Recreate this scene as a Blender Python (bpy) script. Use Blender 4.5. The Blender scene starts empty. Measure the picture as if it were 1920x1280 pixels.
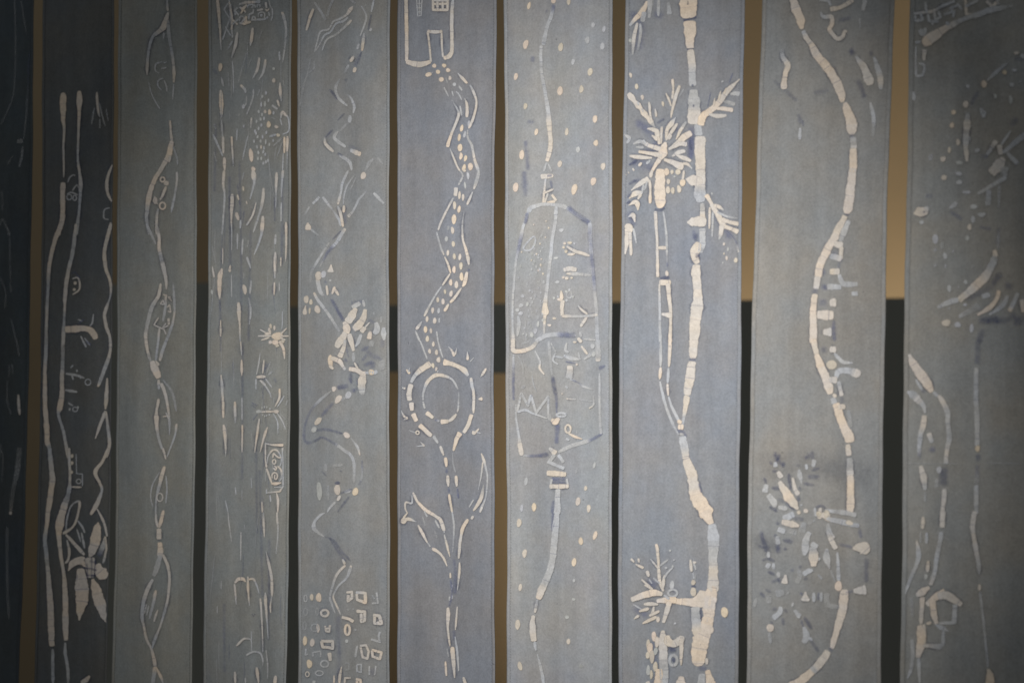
import bpy, math, random
import numpy as np

# ---------------------------------------------------------------- camera, world, lamps, exposure
F = 2667.0                      # focal length in pixels of the 1920-wide photograph
EYE = 4.6
TH = math.radians(28.12)        # the row of banners recedes to the left
OX, OY = -2.219, 6.158          # a point of the row
NX, NY = math.sin(TH), math.cos(TH)
ROW = NX*OX + NY*OY             # distance of the row's plane from the eye

scn = bpy.context.scene
COL = scn.collection
cam = bpy.data.objects.new('camera', bpy.data.cameras.new('camera'))
COL.objects.link(cam)
cam.location = (0, 0, EYE)
cam.rotation_euler = (math.radians(90), 0, 0)
cam.data.sensor_width = 36.0
cam.data.lens = 36.0*F/1920.0
cam.data.clip_start = 0.05
cam.data.clip_end = 200
cam.data.dof.use_dof = True
cam.data.dof.focus_distance = 5.15
cam.data.dof.aperture_fstop = 1.3
scn.camera = cam

world = bpy.data.worlds.new('World')
scn.world = world
world.use_nodes = True
bg = world.node_tree.nodes['Background']
bg.inputs[0].default_value = (0.575, 0.595, 0.605, 1)
bg.inputs[1].default_value = 0.32

def on_plane(x, y, off=0.0):
    """Photo pixel -> point of the vertical plane OFF metres behind the row (arrays allowed)."""
    rx = (np.asarray(x, float)-960.0)/F
    rz = (640.0-np.asarray(y, float))/F
    t = (ROW+off)/(NX*rx+NY)
    return np.stack([rx*t, t+0*rz, EYE+rz*t], -1)

def aim(o, target):
    import mathutils
    d = mathutils.Vector(target)-o.location
    o.rotation_euler = d.to_track_quat('-Z', 'Y').to_euler()

spot = bpy.data.objects.new('spot_lamp', bpy.data.lights.new('spot_lamp', 'SPOT'))
COL.objects.link(spot)
spot.location = (-0.62, 1.5, EYE+0.62)
spot.data.energy = 545
spot.data.color = (0.99, 0.975, 0.955)
spot.data.spot_size = math.radians(60)
spot.data.spot_blend = 1.0
spot.data.shadow_soft_size = 0.06
aim(spot, tuple(on_plane(980, 709)))

wash = bpy.data.objects.new('wall_wash_lamp', bpy.data.lights.new('wall_wash_lamp', 'AREA'))
COL.objects.link(wash)
p = on_plane(1520, 640, 6.4)
wash.location = (float(p[0]), float(p[1]), EYE-2.9)
wash.data.shape = 'RECTANGLE'
wash.data.size, wash.data.size_y = 3.2, 0.15
wash.data.energy = 345
wash.data.color = (1.0, 0.86, 0.68)
aim(wash, (wash.location[0]+NX, wash.location[1]+NY, wash.location[2]+0.9))

vs = scn.view_settings
vs.view_transform = 'Standard'
vs.look = 'None'
vs.exposure = 0.0
vs.gamma = 1.0
scn.cycles.transparent_max_bounces = 40
scn.cycles.max_bounces = 4

# ---------------------------------------------------------------- helpers
rng = np.random.default_rng(7)

def label(o, text, cat, group=None):
    o['label'] = text; o['category'] = cat
    if group: o['group'] = group

def new_mat(name):
    m = bpy.data.materials.new(name); m.use_nodes = True
    nt = m.node_tree
    b = nt.nodes['Principled BSDF']
    b.inputs['Roughness'].default_value = 0.92
    b.inputs['Specular IOR Level'].default_value = 0.12
    return m, nt, b

def N(nt, kind, **kw):
    n = nt.nodes.new(kind)
    for k, v in kw.items(): setattr(n, k, v)
    return n

def noise(nt, vec, scale, detail=4, rough=0.6, stretch=None):
    n = N(nt, 'ShaderNodeTexNoise')
    n.inputs['Scale'].default_value = scale
    n.inputs['Detail'].default_value = detail
    n.inputs['Roughness'].default_value = rough
    if stretch:
        mp = N(nt, 'ShaderNodeMapping'); mp.inputs['Scale'].default_value = stretch
        nt.links.new(vec, mp.inputs['Vector']); vec = mp.outputs['Vector']
    nt.links.new(vec, n.inputs['Vector'])
    return n.outputs['Fac']

def ramp(nt, fac, lo, hi, a=0.0, b=1.0):
    r = N(nt, 'ShaderNodeMapRange')
    r.inputs['From Min'].default_value = lo; r.inputs['From Max'].default_value = hi
    r.inputs['To Min'].default_value = a; r.inputs['To Max'].default_value = b
    nt.links.new(fac, r.inputs['Value'])
    return r.outputs['Result']

def mix(nt, fac, a, b, mode='MIX'):
    m = N(nt, 'ShaderNodeMix', data_type='RGBA', blend_type=mode)
    for sock, v in (('Factor', fac), ('A', a), ('B', b)):
        s = [i for i in m.inputs if i.name == sock and (i.type == ('VALUE' if sock == 'Factor' else 'RGBA'))][0]
        if hasattr(v, 'links'): nt.links.new(v, s)
        elif isinstance(v, (int, float)): s.default_value = v
        else: s.default_value = (*v, 1)
    return [o for o in m.outputs if o.type == 'RGBA'][0]

def grey(nt, fac):
    c = N(nt, 'ShaderNodeCombineColor')
    for i in range(3): nt.links.new(fac, c.inputs[i])
    return c.outputs[0]

def shifted(nt, k):
    tc = N(nt, 'ShaderNodeTexCoord')
    mp = N(nt, 'ShaderNodeMapping'); mp.inputs['Location'].default_value = (k*3.7, k*1.9, k*2.3)
    nt.links.new(tc.outputs['Object'], mp.inputs['Vector'])
    return mp.outputs['Vector']

def cloth_mat(k, base, tint, gain=1.0):
    m, nt, b = new_mat('dyed_cloth')
    v = shifted(nt, k)
    big = ramp(nt, noise(nt, v, 2.2, 5, 0.62), 0.38, 0.66)
    col = mix(nt, big, tuple(c*gain for c in base), tuple(c*gain for c in tint))
    streak = ramp(nt, noise(nt, v, 9.0, 4, 0.65, (1.6, 1.6, 0.13)), 0.3, 0.7, 0.90, 1.09)
    col = mix(nt, 1.0, col, grey(nt, streak), 'MULTIPLY')
    mott = ramp(nt, noise(nt, v, 30.0, 6, 0.75), 0.28, 0.72, 0.90, 1.09)
    col = mix(nt, 1.0, col, grey(nt, mott), 'MULTIPLY')
    weave = ramp(nt, noise(nt, v, 150.0, 3, 0.75), 0.25, 0.75, 0.84, 1.16)
    col = mix(nt, 1.0, col, grey(nt, weave), 'MULTIPLY')
    # warm and cool drifts of the dye, and small dark specks
    hue = ramp(nt, noise(nt, v, 5.0, 3, 0.5), 0.35, 0.65)
    drift = mix(nt, hue, (1.04, 1.0, 0.955), (0.965, 1.0, 1.05))
    col = mix(nt, 1.0, col, drift, 'MULTIPLY')
    speck = ramp(nt, noise(nt, v, 60.0, 1, 0.4), 0.80, 0.86, 0.0, 0.45)
    col = mix(nt, speck, col, (0.03, 0.03, 0.04))
    nt.links.new(col, b.inputs['Base Color'])
    bp = N(nt, 'ShaderNodeBump'); bp.inputs['Strength'].default_value = 0.35; bp.inputs['Distance'].default_value = 0.004
    hgt = noise(nt, v, 14.0, 7, 0.72, (1.4, 1.4, 0.55))
    nt.links.new(hgt, bp.inputs['Height']); nt.links.new(bp.outputs['Normal'], b.inputs['Normal'])
    return m

def wax_mat():
    m, nt, b = new_mat('wax_resist_print')
    at = N(nt, 'ShaderNodeAttribute', attribute_name='pigment')
    tc = N(nt, 'ShaderNodeTexCoord'); v = tc.outputs['Object']
    mott = ramp(nt, noise(nt, v, 55.0, 6, 0.75), 0.28, 0.72, 0.84, 1.14)
    col = mix(nt, 1.0, at.outputs['Color'], grey(nt, mott), 'MULTIPLY')
    weave = ramp(nt, noise(nt, v, 230.0, 3, 0.7), 0.25, 0.75, 0.86, 1.14)
    col = mix(nt, 1.0, col, grey(nt, weave), 'MULTIPLY')
    nt.links.new(col, b.inputs['Base Color'])
    ed = ramp(nt, noise(nt, v, 90.0, 4, 0.7), 0.2, 0.8, -0.22, 0.22)
    ad = N(nt, 'ShaderNodeMath', operation='MULTIPLY_ADD')      # ragged rim, solid core
    nt.links.new(ed, ad.inputs[0])
    inv = N(nt, 'ShaderNodeMath', operation='SUBTRACT'); inv.inputs[0].default_value = 1.0
    nt.links.new(at.outputs['Alpha'], inv.inputs[1])
    par = N(nt, 'ShaderNodeMath', operation='MULTIPLY')
    nt.links.new(at.outputs['Alpha'], par.inputs[0]); nt.links.new(inv.outputs[0], par.inputs[1])
    p4 = N(nt, 'ShaderNodeMath', operation='MULTIPLY'); p4.inputs[1].default_value = 4.0
    nt.links.new(par.outputs[0], p4.inputs[0]); nt.links.new(p4.outputs[0], ad.inputs[1])
    nt.links.new(at.outputs['Alpha'], ad.inputs[2])
    ad.use_clamp = True
    nt.links.new(ad.outputs[0], b.inputs['Alpha'])
    return m

def mesh_obj(name, verts, faces, mat, parent=None, origin=(0, 0, 0), smooth=True):
    me = bpy.data.meshes.new(name)
    v = np.asarray(verts, float)-np.asarray(origin, float)
    me.from_pydata(v.tolist(), [], faces)
    me.materials.append(mat)
    if smooth: me.polygons.foreach_set('use_smooth', [True]*len(me.polygons))
    me.update()
    o = bpy.data.objects.new(name, me); COL.objects.link(o)
    if parent: o.parent = parent
    return o

# ---------------------------------------------------------------- setting: wall, floor, partition
def plain_mat(name, a, bcol, scale, stretch=None, rough=0.8):
    m, nt, b = new_mat(name)
    tc = N(nt, 'ShaderNodeTexCoord'); v = tc.outputs['Object']
    f = ramp(nt, noise(nt, v, scale, 5, 0.6, stretch), 0.3, 0.7)
    nt.links.new(mix(nt, f, a, bcol), b.inputs['Base Color'])
    b.inputs['Roughness'].default_value = rough
    return m

def slab(u0, u1, off0, off1, z0, z1):
    """Box standing parallel to the row; u runs along it in metres."""
    vs_ = []
    for z in (z0, z1):
        for u, off in ((u0, off0), (u1, off0), (u1, off1), (u0, off1)):
            vs_.append((OX+u*math.cos(TH)+off*NX, OY-u*math.sin(TH)+off*NY, z))
    return vs_, [(0, 3, 2, 1), (4, 5, 6, 7), (0, 1, 5, 4), (1, 2, 6, 5), (2, 3, 7, 6), (3, 0, 4, 7)]

def along(px, off):
    q = on_plane(px, 640, off)
    return float((q[0]-OX)*math.cos(TH)-(q[1]-OY)*math.sin(TH))

WALL = 9.0; PART = 6.0
wall_mat = plain_mat('tan_wall_paint', (0.258, 0.200, 0.126), (0.236, 0.184, 0.115), 0.8)
v, f = slab(-14, 22, WALL, WALL+0.2, -0.02, 12.0)
w = mesh_obj('back_wall', v, f, wall_mat, smooth=False); w['kind'] = 'structure'
fl = plain_mat('dark_floor', (0.05, 0.045, 0.04), (0.035, 0.032, 0.03), 3.0)
w = mesh_obj('floor', [(-24, -6, 0), (24, -6, 0), (24, 32, 0), (-24, 32, 0)], [(0, 1, 2, 3)], fl, smooth=False); w['kind'] = 'structure'

dark = plain_mat('matt_dark_board', (0.24, 0.24, 0.205), (0.21, 0.21, 0.185), 3.0, (1, 1, 0.2))
top = float(on_plane(1157, 566, PART)[2])
root = bpy.data.objects.new('partition', None); COL.objects.link(root)
base = on_plane(900, 640, PART); root.location = (float(base[0]), float(base[1]), 0)
label(root, 'dark partition standing in the gaps behind the row of hanging banners', 'partition')
for nm, a, b_, z0 in (('side_panel', along(455, PART), along(655, PART), 0.0),
                      ('side_panel', along(965, PART), along(2500, PART), 0.0),
                      ('crossbar', along(655, PART)+0.004, along(965, PART)-0.004, top-0.58)):
    v, f = slab(a, b_, PART, PART+0.06, z0, top)
    mesh_obj(nm, v, f, dark, root, tuple(root.location), smooth=False)
v, f = slab(along(150, PART), along(455, PART)-0.004, PART, PART+0.06, 0.0, float(on_plane(377, 530, PART)[2]))
mesh_obj('side_panel', v, f, dark, root, tuple(root.location), smooth=False)

# ---------------------------------------------------------------- banners
KEYS = np.array([0, 320, 640, 960, 1280.])
EDGES = {   # left and right edge of each banner, photo pixels at the heights in KEYS
 0: ([-95, -98, -103, -110, -118], [63.6, 60.5, 55, 47.5, 35]),
 1: ([80, 79.5, 77, 72, 64.6], [214.5, 212, 210, 207, 200]),
 2: ([223, 220.5, 219.5, 217.5, 210], [369.5, 369, 367.5, 364.5, 359]),
 3: ([391.3, 391.3, 389.5, 385, 380.5], [547, 545, 544.5, 542.5, 537]),
 4: ([557, 558, 559.5, 559.5, 559], [732, 729.5, 729.5, 731, 730.5]),
 5: ([745, 745, 745.5, 745.5, 745], [932, 927, 926, 927, 928]),
 6: ([945, 947, 947.5, 951, 950.5], [1148, 1148, 1148, 1147.5, 1147]),
 7: ([1173, 1167.5, 1162, 1159.5, 1159.5], [1397, 1391, 1390, 1386, 1385]),
 8: ([1429.5, 1419, 1409, 1402.5, 1400], [1678, 1665, 1659, 1654, 1652]),
 9: ([1706, 1701, 1694.5, 1692.5, 1688], [2010, 2002, 1996, 1992, 1988]),
}
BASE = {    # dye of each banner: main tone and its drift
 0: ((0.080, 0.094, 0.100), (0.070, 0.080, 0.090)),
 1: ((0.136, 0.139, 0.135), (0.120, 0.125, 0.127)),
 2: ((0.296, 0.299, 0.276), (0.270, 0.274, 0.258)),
 3: ((0.286, 0.291, 0.276), (0.260, 0.266, 0.262)),
 4: ((0.300, 0.303, 0.298), (0.276, 0.280, 0.283)),
 5: ((0.256, 0.261, 0.281), (0.238, 0.243, 0.260)),
 6: ((0.345, 0.349, 0.345), (0.318, 0.322, 0.342)),
 7: ((0.282, 0.291, 0.306), (0.262, 0.272, 0.299)),
 8: ((0.312, 0.304, 0.288), (0.276, 0.276, 0.270)),
 9: ((0.318, 0.312, 0.292), (0.288, 0.286, 0.272)),
}
LABELS = {
 0: 'near-black indigo cloth banner with faint thin lines, outermost on the dark end of the row',
 1: 'dark indigo cloth banner with long cream stems and a star-petalled lily near its foot',
 2: 'olive grey cloth banner printed with a twisting chain of narrow leaf-shaped loops',
 3: 'grey cloth banner covered in rain-like dashes with a small box reading Love',
 4: 'grey cloth banner with a winding double-edged road, mountains and rows of small square windows',
 5: 'blue-grey cloth banner with a house, a dotted snaking path and a tulip',
 6: 'pale grey cloth banner with a long paper kite shape among scattered oval flecks',
 7: 'blue-grey cloth banner with a palm tree beside a thick cream trunk and a castle tower',
 8: 'warm grey cloth banner with one broad curving cream river and ladder rungs beside it',
 9: 'dark grey cloth banner cut by picture edge, with crane, dotted arc and little houses',
}
PH = {k: (k*1.73 % 6.28, k*2.91 % 6.28, k*0.77 % 6.28) for k in range(10)}

def edge(k, side, y):
    """Edge position, smoothly continued above and below the photograph."""
    e = np.array(EDGES[k][side])
    yy = np.clip(y, -320, 1600)
    ks = np.concatenate([[-320], KEYS, [1600]])
    es = np.concatenate([[2*e[0]-e[1]], e, [2*e[-1]-e[-2]]])
    x = np.interp(yy, ks, es)
    x = 0.5*x+0.25*(np.interp(np.clip(yy-70, -320, 1600), ks, es)+np.interp(np.clip(yy+70, -320, 1600), ks, es))
    s_ = 0 if side == 0 else 3
    return x+0.55*np.sin(y/61.0+PH[k][0]+s_)+0.35*np.sin(y/23.0+PH[k][1]+s_)

def sway(k, s, y):
    a, b, c = PH[k]
    return (0.006*np.sin(4.3*s+y/410.0+a)+0.0035*np.sin(9.5*s-y/190.0+b)
            + 0.016*(s-0.5)*np.sin(y/620.0+c)+0.0016*np.sin(17*s+y/75.0+a))

def on_cloth(k, x, y, lift=0.0):
    x = np.asarray(x, float); y = np.asarray(y, float)
    L = edge(k, 0, y); R = edge(k, 1, y)
    s = (x-L)/(R-L)
    return on_plane(x, y, sway(k, s, y)-lift)

def strip_mesh(k, s0, s1, ns, y0, y1, ny, lift):
    ys = np.linspace(y0, y1, ny); ss = np.linspace(s0, s1, ns)
    Y, S = np.meshgrid(ys, ss, indexing='ij')
    X = edge(k, 0, Y)*(1-S)+edge(k, 1, Y)*S
    P = on_cloth(k, X, Y, lift).reshape(-1, 3)
    F_ = [(i*ns+j, (i+1)*ns+j, (i+1)*ns+j+1, i*ns+j+1) for i in range(ny-1) for j in range(ns-1)]
    return P, F_

# ---- wax drawings -------------------------------------------------------------------------
TONE = {'c': ((0.745, 0.625, 0.505), 1.00), 'm': ((0.665, 0.595, 0.515), 0.98), 'p': ((0.585, 0.59, 0.60), 0.84),
        'f': ((0.55, 0.555, 0.56), 0.50), 'b': ((0.185, 0.205, 0.335), 0.44), 'd': ((0.105, 0.120, 0.215), 0.44), 'e': ((0.11, 0.12, 0.15), 0.30)}
NAVY = np.array([0.085, 0.095, 0.16])

def vnoise(n, t, seed):
    """Smooth 1-D value noise at positions t (unit lattice)."""
    r = np.random.default_rng(seed).random(n+4)
    i = np.floor(t).astype(int) % n; f_ = t-np.floor(t); f_ = f_*f_*(3-2*f_)
    return r[i]*(1-f_)+r[i+1]*f_

class Drawing:
    def __init__(s): s.v = []; s.f = []; s.c = []; s.n = 0
    def add(s, P, C, faces):
        s.v.append(P); s.c.append(C); s.f.extend([tuple(int(i)+s.n for i in q) for q in faces]); s.n += len(P)

LIFT = {}
def next_lift(k, low=False):
    key = (k, low)
    LIFT[key] = LIFT.get(key, 0)+1
    return 0.0024+LIFT[key]*4e-6 if low else 0.0034+LIFT[key]*1.4e-5

def resample(P, smooth):
    """P: rows x,y,w,r,g,b,a.  Catmull-Rom (or straight) resampling at about one photo pixel."""
    out = []
    n = len(P)
    closed = n > 3 and np.hypot(*(P[0, :2]-P[-1, :2])) < 0.6
    for i in range(n-1):
        p1, p2 = P[i], P[i+1]
        p0 = P[i-1] if i > 0 else (P[-2] if closed else 2*p1-p2)
        p3 = P[i+2] if i+2 < n else (P[1] if closed else 2*p2-p1)
        d = np.hypot(*(p2[:2]-p1[:2]))
        m = max(2, int(math.ceil(d/1.1)))
        t = np.linspace(0, 1, m, endpoint=(i == n-2))[:, None]
        seg = p1*(1-t)+p2*t
        if smooth:
            seg[:, :2] = 0.5*((2*p1[:2])+(-p0[:2]+p2[:2])*t+(2*p0[:2]-5*p1[:2]+4*p2[:2]-p3[:2])*t*t+(-p0[:2]+3*p1[:2]-3*p2[:2]+p3[:2])*t**3)
            ts = t*t*(3-2*t)
            seg[:, 2:] = p1[2:]*(1-ts)+p2[2:]*ts
        out.append(seg)
    return np.concatenate(out), closed

def stroke(k, D, pts, smooth, wash, seed):
    P = np.array(pts, float)
    if len(P) == 1: P = np.concatenate([P, P+np.array([0.5, 0, 0, 0, 0, 0, 0])])
    if not wash and np.hypot(*(P[0, :2]-P[-1, :2])) > 0.6:
        for a_, b_ in ((0, 1), (-1, -2)):
            d_ = P[a_, :2]-P[b_, :2]; l_ = np.hypot(*d_)
            if l_ > 0.3: P[a_, :2] += d_/l_*min(0.22*P[a_, 2], 2.5)
    Q, closed = resample(P, smooth)
    xy = Q[:, :2]; n = len(Q)
    g = np.gradient(xy, axis=0); ln = np.hypot(g[:, 0], g[:, 1])+1e-6
    if n > 4:   # steady the tangent so wide strokes do not fold at corners
        kk = max(1, min(4, int(Q[:, 2].mean()/5)))
        ker = np.ones(2*kk+1)/(2*kk+1)
        pad = np.pad(g, ((kk, kk), (0, 0)), mode='edge')
        g = np.stack([np.convolve(pad[:, j], ker, 'valid') for j in (0, 1)], 1)
        l2 = np.hypot(g[:, 0], g[:, 1])+1e-6
    else: l2 = ln
    nrm = np.stack([-g[:, 1]/l2, g[:, 0]/l2], 1)
    s = np.concatenate([[0], np.cumsum(np.hypot(*np.diff(xy, axis=0).T))])
    half = Q[:, 2]/2+(0.32 if k > 3 else 0.16)
    col = Q[:, 3:6].copy(); al = Q[:, 6].copy()
    if k == 0: al *= 0.40                     # shadow painted in: the darkest banner's marks are thinned
    if k == 2: al = np.where((al > 0.4) & (al < 0.6) & (Q[:, 3] > 0.3), al*1.35, al)
    if k in (8, 9): al = np.where(Q[:, 3] < 0.3, al*0.64, al)
    if k in (2, 3, 4): al = np.where(Q[:, 3] < 0.3, al*0.60, al)
    if wash:
        e = np.minimum(s, s[-1]-s); fade = np.clip(e/np.maximum(half, 1)+0.25, 0, 1)
        fade = fade*fade*(3-2*fade)
        wob = 0.75+0.5*vnoise(64, s/14.0+seed, seed+1)
        offs = np.array([-1, -.6, -.25, .25, .6, 1]); am = np.array([0, .35, .9, .9, .35, 0])*0.30
        pts_ = xy[:, None, :]+nrm[:, None, :]*(offs[None, :, None]*(half*wob)[:, None, None])
        A = (al/0.44)[:, None]*am[None]*fade[:, None]*(0.6+0.8*vnoise(64, s/22.0, seed+2))[:, None]
        C = np.repeat(col[:, None, :], 6, 1)
    else:
        if not closed:
            e = np.minimum(s, s[-1]-s)
            q = np.clip(1-e/np.maximum(np.minimum(0.85*half, 2.2+0.16*half), 0.4), 0, 1)
            cap = np.sqrt(np.clip(1-q*q, 0, 1)); cap = np.maximum(cap, 0.15)
        else: cap = np.ones(n)
        if not closed and smooth and half.mean() < 3.6 and s[-1] > 8:   # the brush lands and lifts
            tp = np.clip(e/min(13.0, 0.45*s[-1]), 0, 1)
            cap = cap*(0.58+0.42*tp*(2-tp))
        jl = 1+0.16*(vnoise(256, s/3.3, seed+3)-0.5)+0.22*(vnoise(256, s/11.0, seed+4)-0.5)
        jr = 1+0.16*(vnoise(256, s/3.3, seed+5)-0.5)+0.22*(vnoise(256, s/11.0, seed+6)-0.5)
        hl = half*cap*jl; hr = half*cap*jr
        # wax coverage wanders along the stroke, and breaks at cracks
        r = np.random.default_rng(seed)
        light = (Q[:, 3] > 0.3)
        piece = np.zeros(n); pos = 0.0
        while pos < s[-1]:
            ln_ = r.uniform(9, 46); m = (s >= pos) & (s < pos+ln_); piece[m] = r.uniform(-1, 1); pos += ln_
        k3 = np.ones(3)/3
        piece = np.convolve(np.pad(piece, 1, mode='edge'), k3, 'valid')
        w_ = 0.55*piece+0.9*(vnoise(256, s/19.0, seed+7)-0.5)
        pale = np.array(TONE['p'][0])
        f_ = np.clip(0.18+0.34*w_, 0, 0.62)[:, None]*light[:, None]
        col = col*(1-f_)+pale*f_
        al = np.where(Q[:, 6] > 0.95, Q[:, 6], np.clip(al*(1-0.28*np.clip(w_+0.25, 0, 1)), 0, 1))
        warm = 1+0.05*(vnoise(256, s/27.0, seed+8)-0.5)[:, None]*np.array([1.0, 0.1, -1.6])
        col = col*warm
        pos = r.exponential(22)
        if Q[:, 2].mean() > 2.2:
            while pos < s[-1]-2:
                i = int(np.searchsorted(s, pos))
                if light[min(i, n-1)] and 0 < i < n-1:
                    a_ = r.uniform(0.10, 0.60)
                    col[i] = col[i]*(1-a_)+NAVY*1.4*a_
                pos += r.exponential(15)+3+0.8*Q[:, 2].mean()
        hw = 1.6+2.6*vnoise(256, s/9.0, seed+9)
        ha = (0.04+0.34*np.clip(vnoise(256, s/17.0, seed+10)*1.6-0.5, 0, 1))
        z = np.zeros(n)
        soft = Q[:, 3] < 0.3
        rim = np.where(soft, 0.55*half*cap, np.minimum(0.85, 0.48*half*cap))
        ha = np.where(soft, 0.30*al, ha); hw = np.where(soft, hw+0.9, hw)
        offs = np.stack([-(hl+hw), -(hl+rim*0.8), -(hl-rim), z, hr-rim, hr+rim*0.8, hr+hw], 1)
        offs = offs[:, 1:6]
        pts_ = xy[:, None, :]+nrm[:, None, :]*offs[:, :, None]
        A = np.stack([z, al, al, al, z], 1)
        if not closed:
            A[0, :] *= 0.0; A[-1, :] *= 0.0
            fd = np.where(Q[:, 3] < 0.3, np.clip(e/np.maximum(half*1.3, 1)+0.15, 0, 1), 1.0)
            fd = fd*np.where(Q[:, 3] < 0.3, 0.65+0.6*vnoise(256, s/8.0, seed+11), 1.0)
            A *= fd[:, None]
        C = np.repeat(col[:, None, :], 5, 1)
        if n > 6 and (Q[:, 3] > 0.6).mean() > 0.5:
            ends = np.clip(np.minimum(s, s[-1]-s)/6.0, 0, 1)
            hp = xy[:, None, :]+nrm[:, None, :]*np.stack([-(hl+hw*1.4), -hl*0.92, hr*0.92, hr+hw*1.4], 1)[:, :, None]
            HA = np.stack([z, ha, ha, z], 1)*ends[:, None]
            P3 = on_cloth(k, hp[..., 0].ravel(), hp[..., 1].ravel(), next_lift(k, True))
            i = np.arange(n-1)[:, None]*4+np.arange(3)[None]
            D.add(P3, np.concatenate([np.broadcast_to(NAVY, (n, 4, 3)), HA[..., None]], -1).reshape(-1, 4),
                  np.stack([i, i+4, i+5, i+1], -1).reshape(-1, 4))
    m = pts_.shape[1]
    P3 = on_cloth(k, pts_[..., 0].ravel(), pts_[..., 1].ravel(), next_lift(k, wash))
    RGBA = np.concatenate([C, A[..., None]], -1).reshape(-1, 4)
    i = np.arange(n-1)[:, None]*m+np.arange(m-1)[None]
    faces = np.stack([i, i+m, i+m+1, i+1], -1).reshape(-1, 4)
    D.add(P3, RGBA, faces)

def blob(k, D, x, y, rx, ry, ang, rgb, al, seed):
    r = np.random.default_rng(seed)
    m = 18
    t = np.arange(m)*2*math.pi/m
    wob = 1+0.09*np.sin(2*t+r.uniform(0, 6))*r.random()+0.08*np.sin(3*t+r.uniform(0, 6))*r.random()+r.uniform(-.04, .04, m)
    a = math.radians(ang+r.uniform(-6, 6))
    col = np.array(rgb)*(1+r.uniform(-.06, .06))*np.array([1, 1, r.uniform(.93, 1.05)])
    ha = r.uniform(0.0, 0.14) if rgb[0] > 0.3 else 0.0
    rings = []
    P = [[x, y]]; C = [[*col, al]]
    rim = min(0.8, 0.42*min(rx, ry)); hw = r.uniform(1.0, 2.2)
    for d, c, al_ in ((-rim, col*0.97, al), (rim*0.8, col*0.97, 0.0)):
        ex, ey = (rx*wob+d)*np.cos(t), (ry*wob+d)*np.sin(t)
        P += list(np.stack([x+ex*math.cos(a)+ey*math.sin(a)*-1, y+ex*math.sin(a)+ey*math.cos(a)], 1))
        C += [[*c, al_]]*m
    P = np.array(P)
    P3 = on_cloth(k, P[:, 0], P[:, 1], next_lift(k))
    faces = [(0, 1+j, 1+(j+1) % m) for j in range(m)]
    for q in range(1):
        faces += [(1+q*m+j, 1+(q+1)*m+j, 1+(q+1)*m+(j+1) % m, 1+q*m+(j+1) % m) for j in range(m)]
    D.add(P3, np.array(C), faces)

def parse(text):
    """-> {banner: {motif name: [commands]}}; coordinates become photo pixels."""
    out = {}; k = None; x0 = y0 = 0.0; sc = 1.0; motif = None
    for line in text.splitlines():
        line = line.strip()
        if not line: continue
        h = line[0]
        if h == 'P': k = int(line[1:]); out.setdefault(k, {}); continue
        if h == '@': x0, y0, sc = [float(q) for q in line[1:].split()]; continue
        if h == '#': motif = line[1:].strip(); out[k].setdefault(motif, []); continue
        head, rest = line[2:].split(' ', 1)
        tone = head[0]; nums = [float(q) for q in head[1:].split(',')]
        lst = out[k][motif]
        if h in 'saw':
            w0 = nums[0]
            for poly in rest.split('|'):
                pts = []; w_, t_ = w0, tone
                for tok in poly.split():
                    fl_ = tok.split(',')
                    for e in fl_[2:]:
                        if e[0].isalpha(): t_ = e
                        else: w_ = float(e)
                    rgb, al = TONE[t_]
                    pts.append((x0+float(fl_[0])/sc, y0+float(fl_[1])/sc, w_/sc, *rgb, al))
                w0, tone = (w0, tone)
                lst.append((h, pts))
        else:
            ang = 0.0; ww = None
            if h == 'o': a_, b_ = nums[0], nums[1]; ang = nums[2] if len(nums) > 2 else 0.0
            else: ww, a_, b_ = nums
            for tok in rest.split():
                fl_ = tok.split(','); rx, ry, an, t_ = a_, b_, ang, tone; q = []
                for e in fl_[2:]:
                    if e[0].isalpha(): t_ = e
                    else: q.append(float(e))
                if len(q) > 1: rx, ry = q[0], q[1]
                if len(q) > 2: an = q[2]
                rgb, al = TONE[t_]
                X, Y = x0+float(fl_[0])/sc, y0+float(fl_[1])/sc
                if h == 'o': lst.append(('o', X, Y, rx/sc, ry/sc, an, rgb, al))
                else:
                    st = (len(lst)*1.3) % 6.28
                    tt = st+np.linspace(0, 2*math.pi, 13)
                    pts = [(X+rx/sc*math.cos(q_), Y+ry/sc*math.sin(q_), ww/sc, *rgb, al) for q_ in tt]
                    lst.append(('s', pts))
    return out

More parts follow.
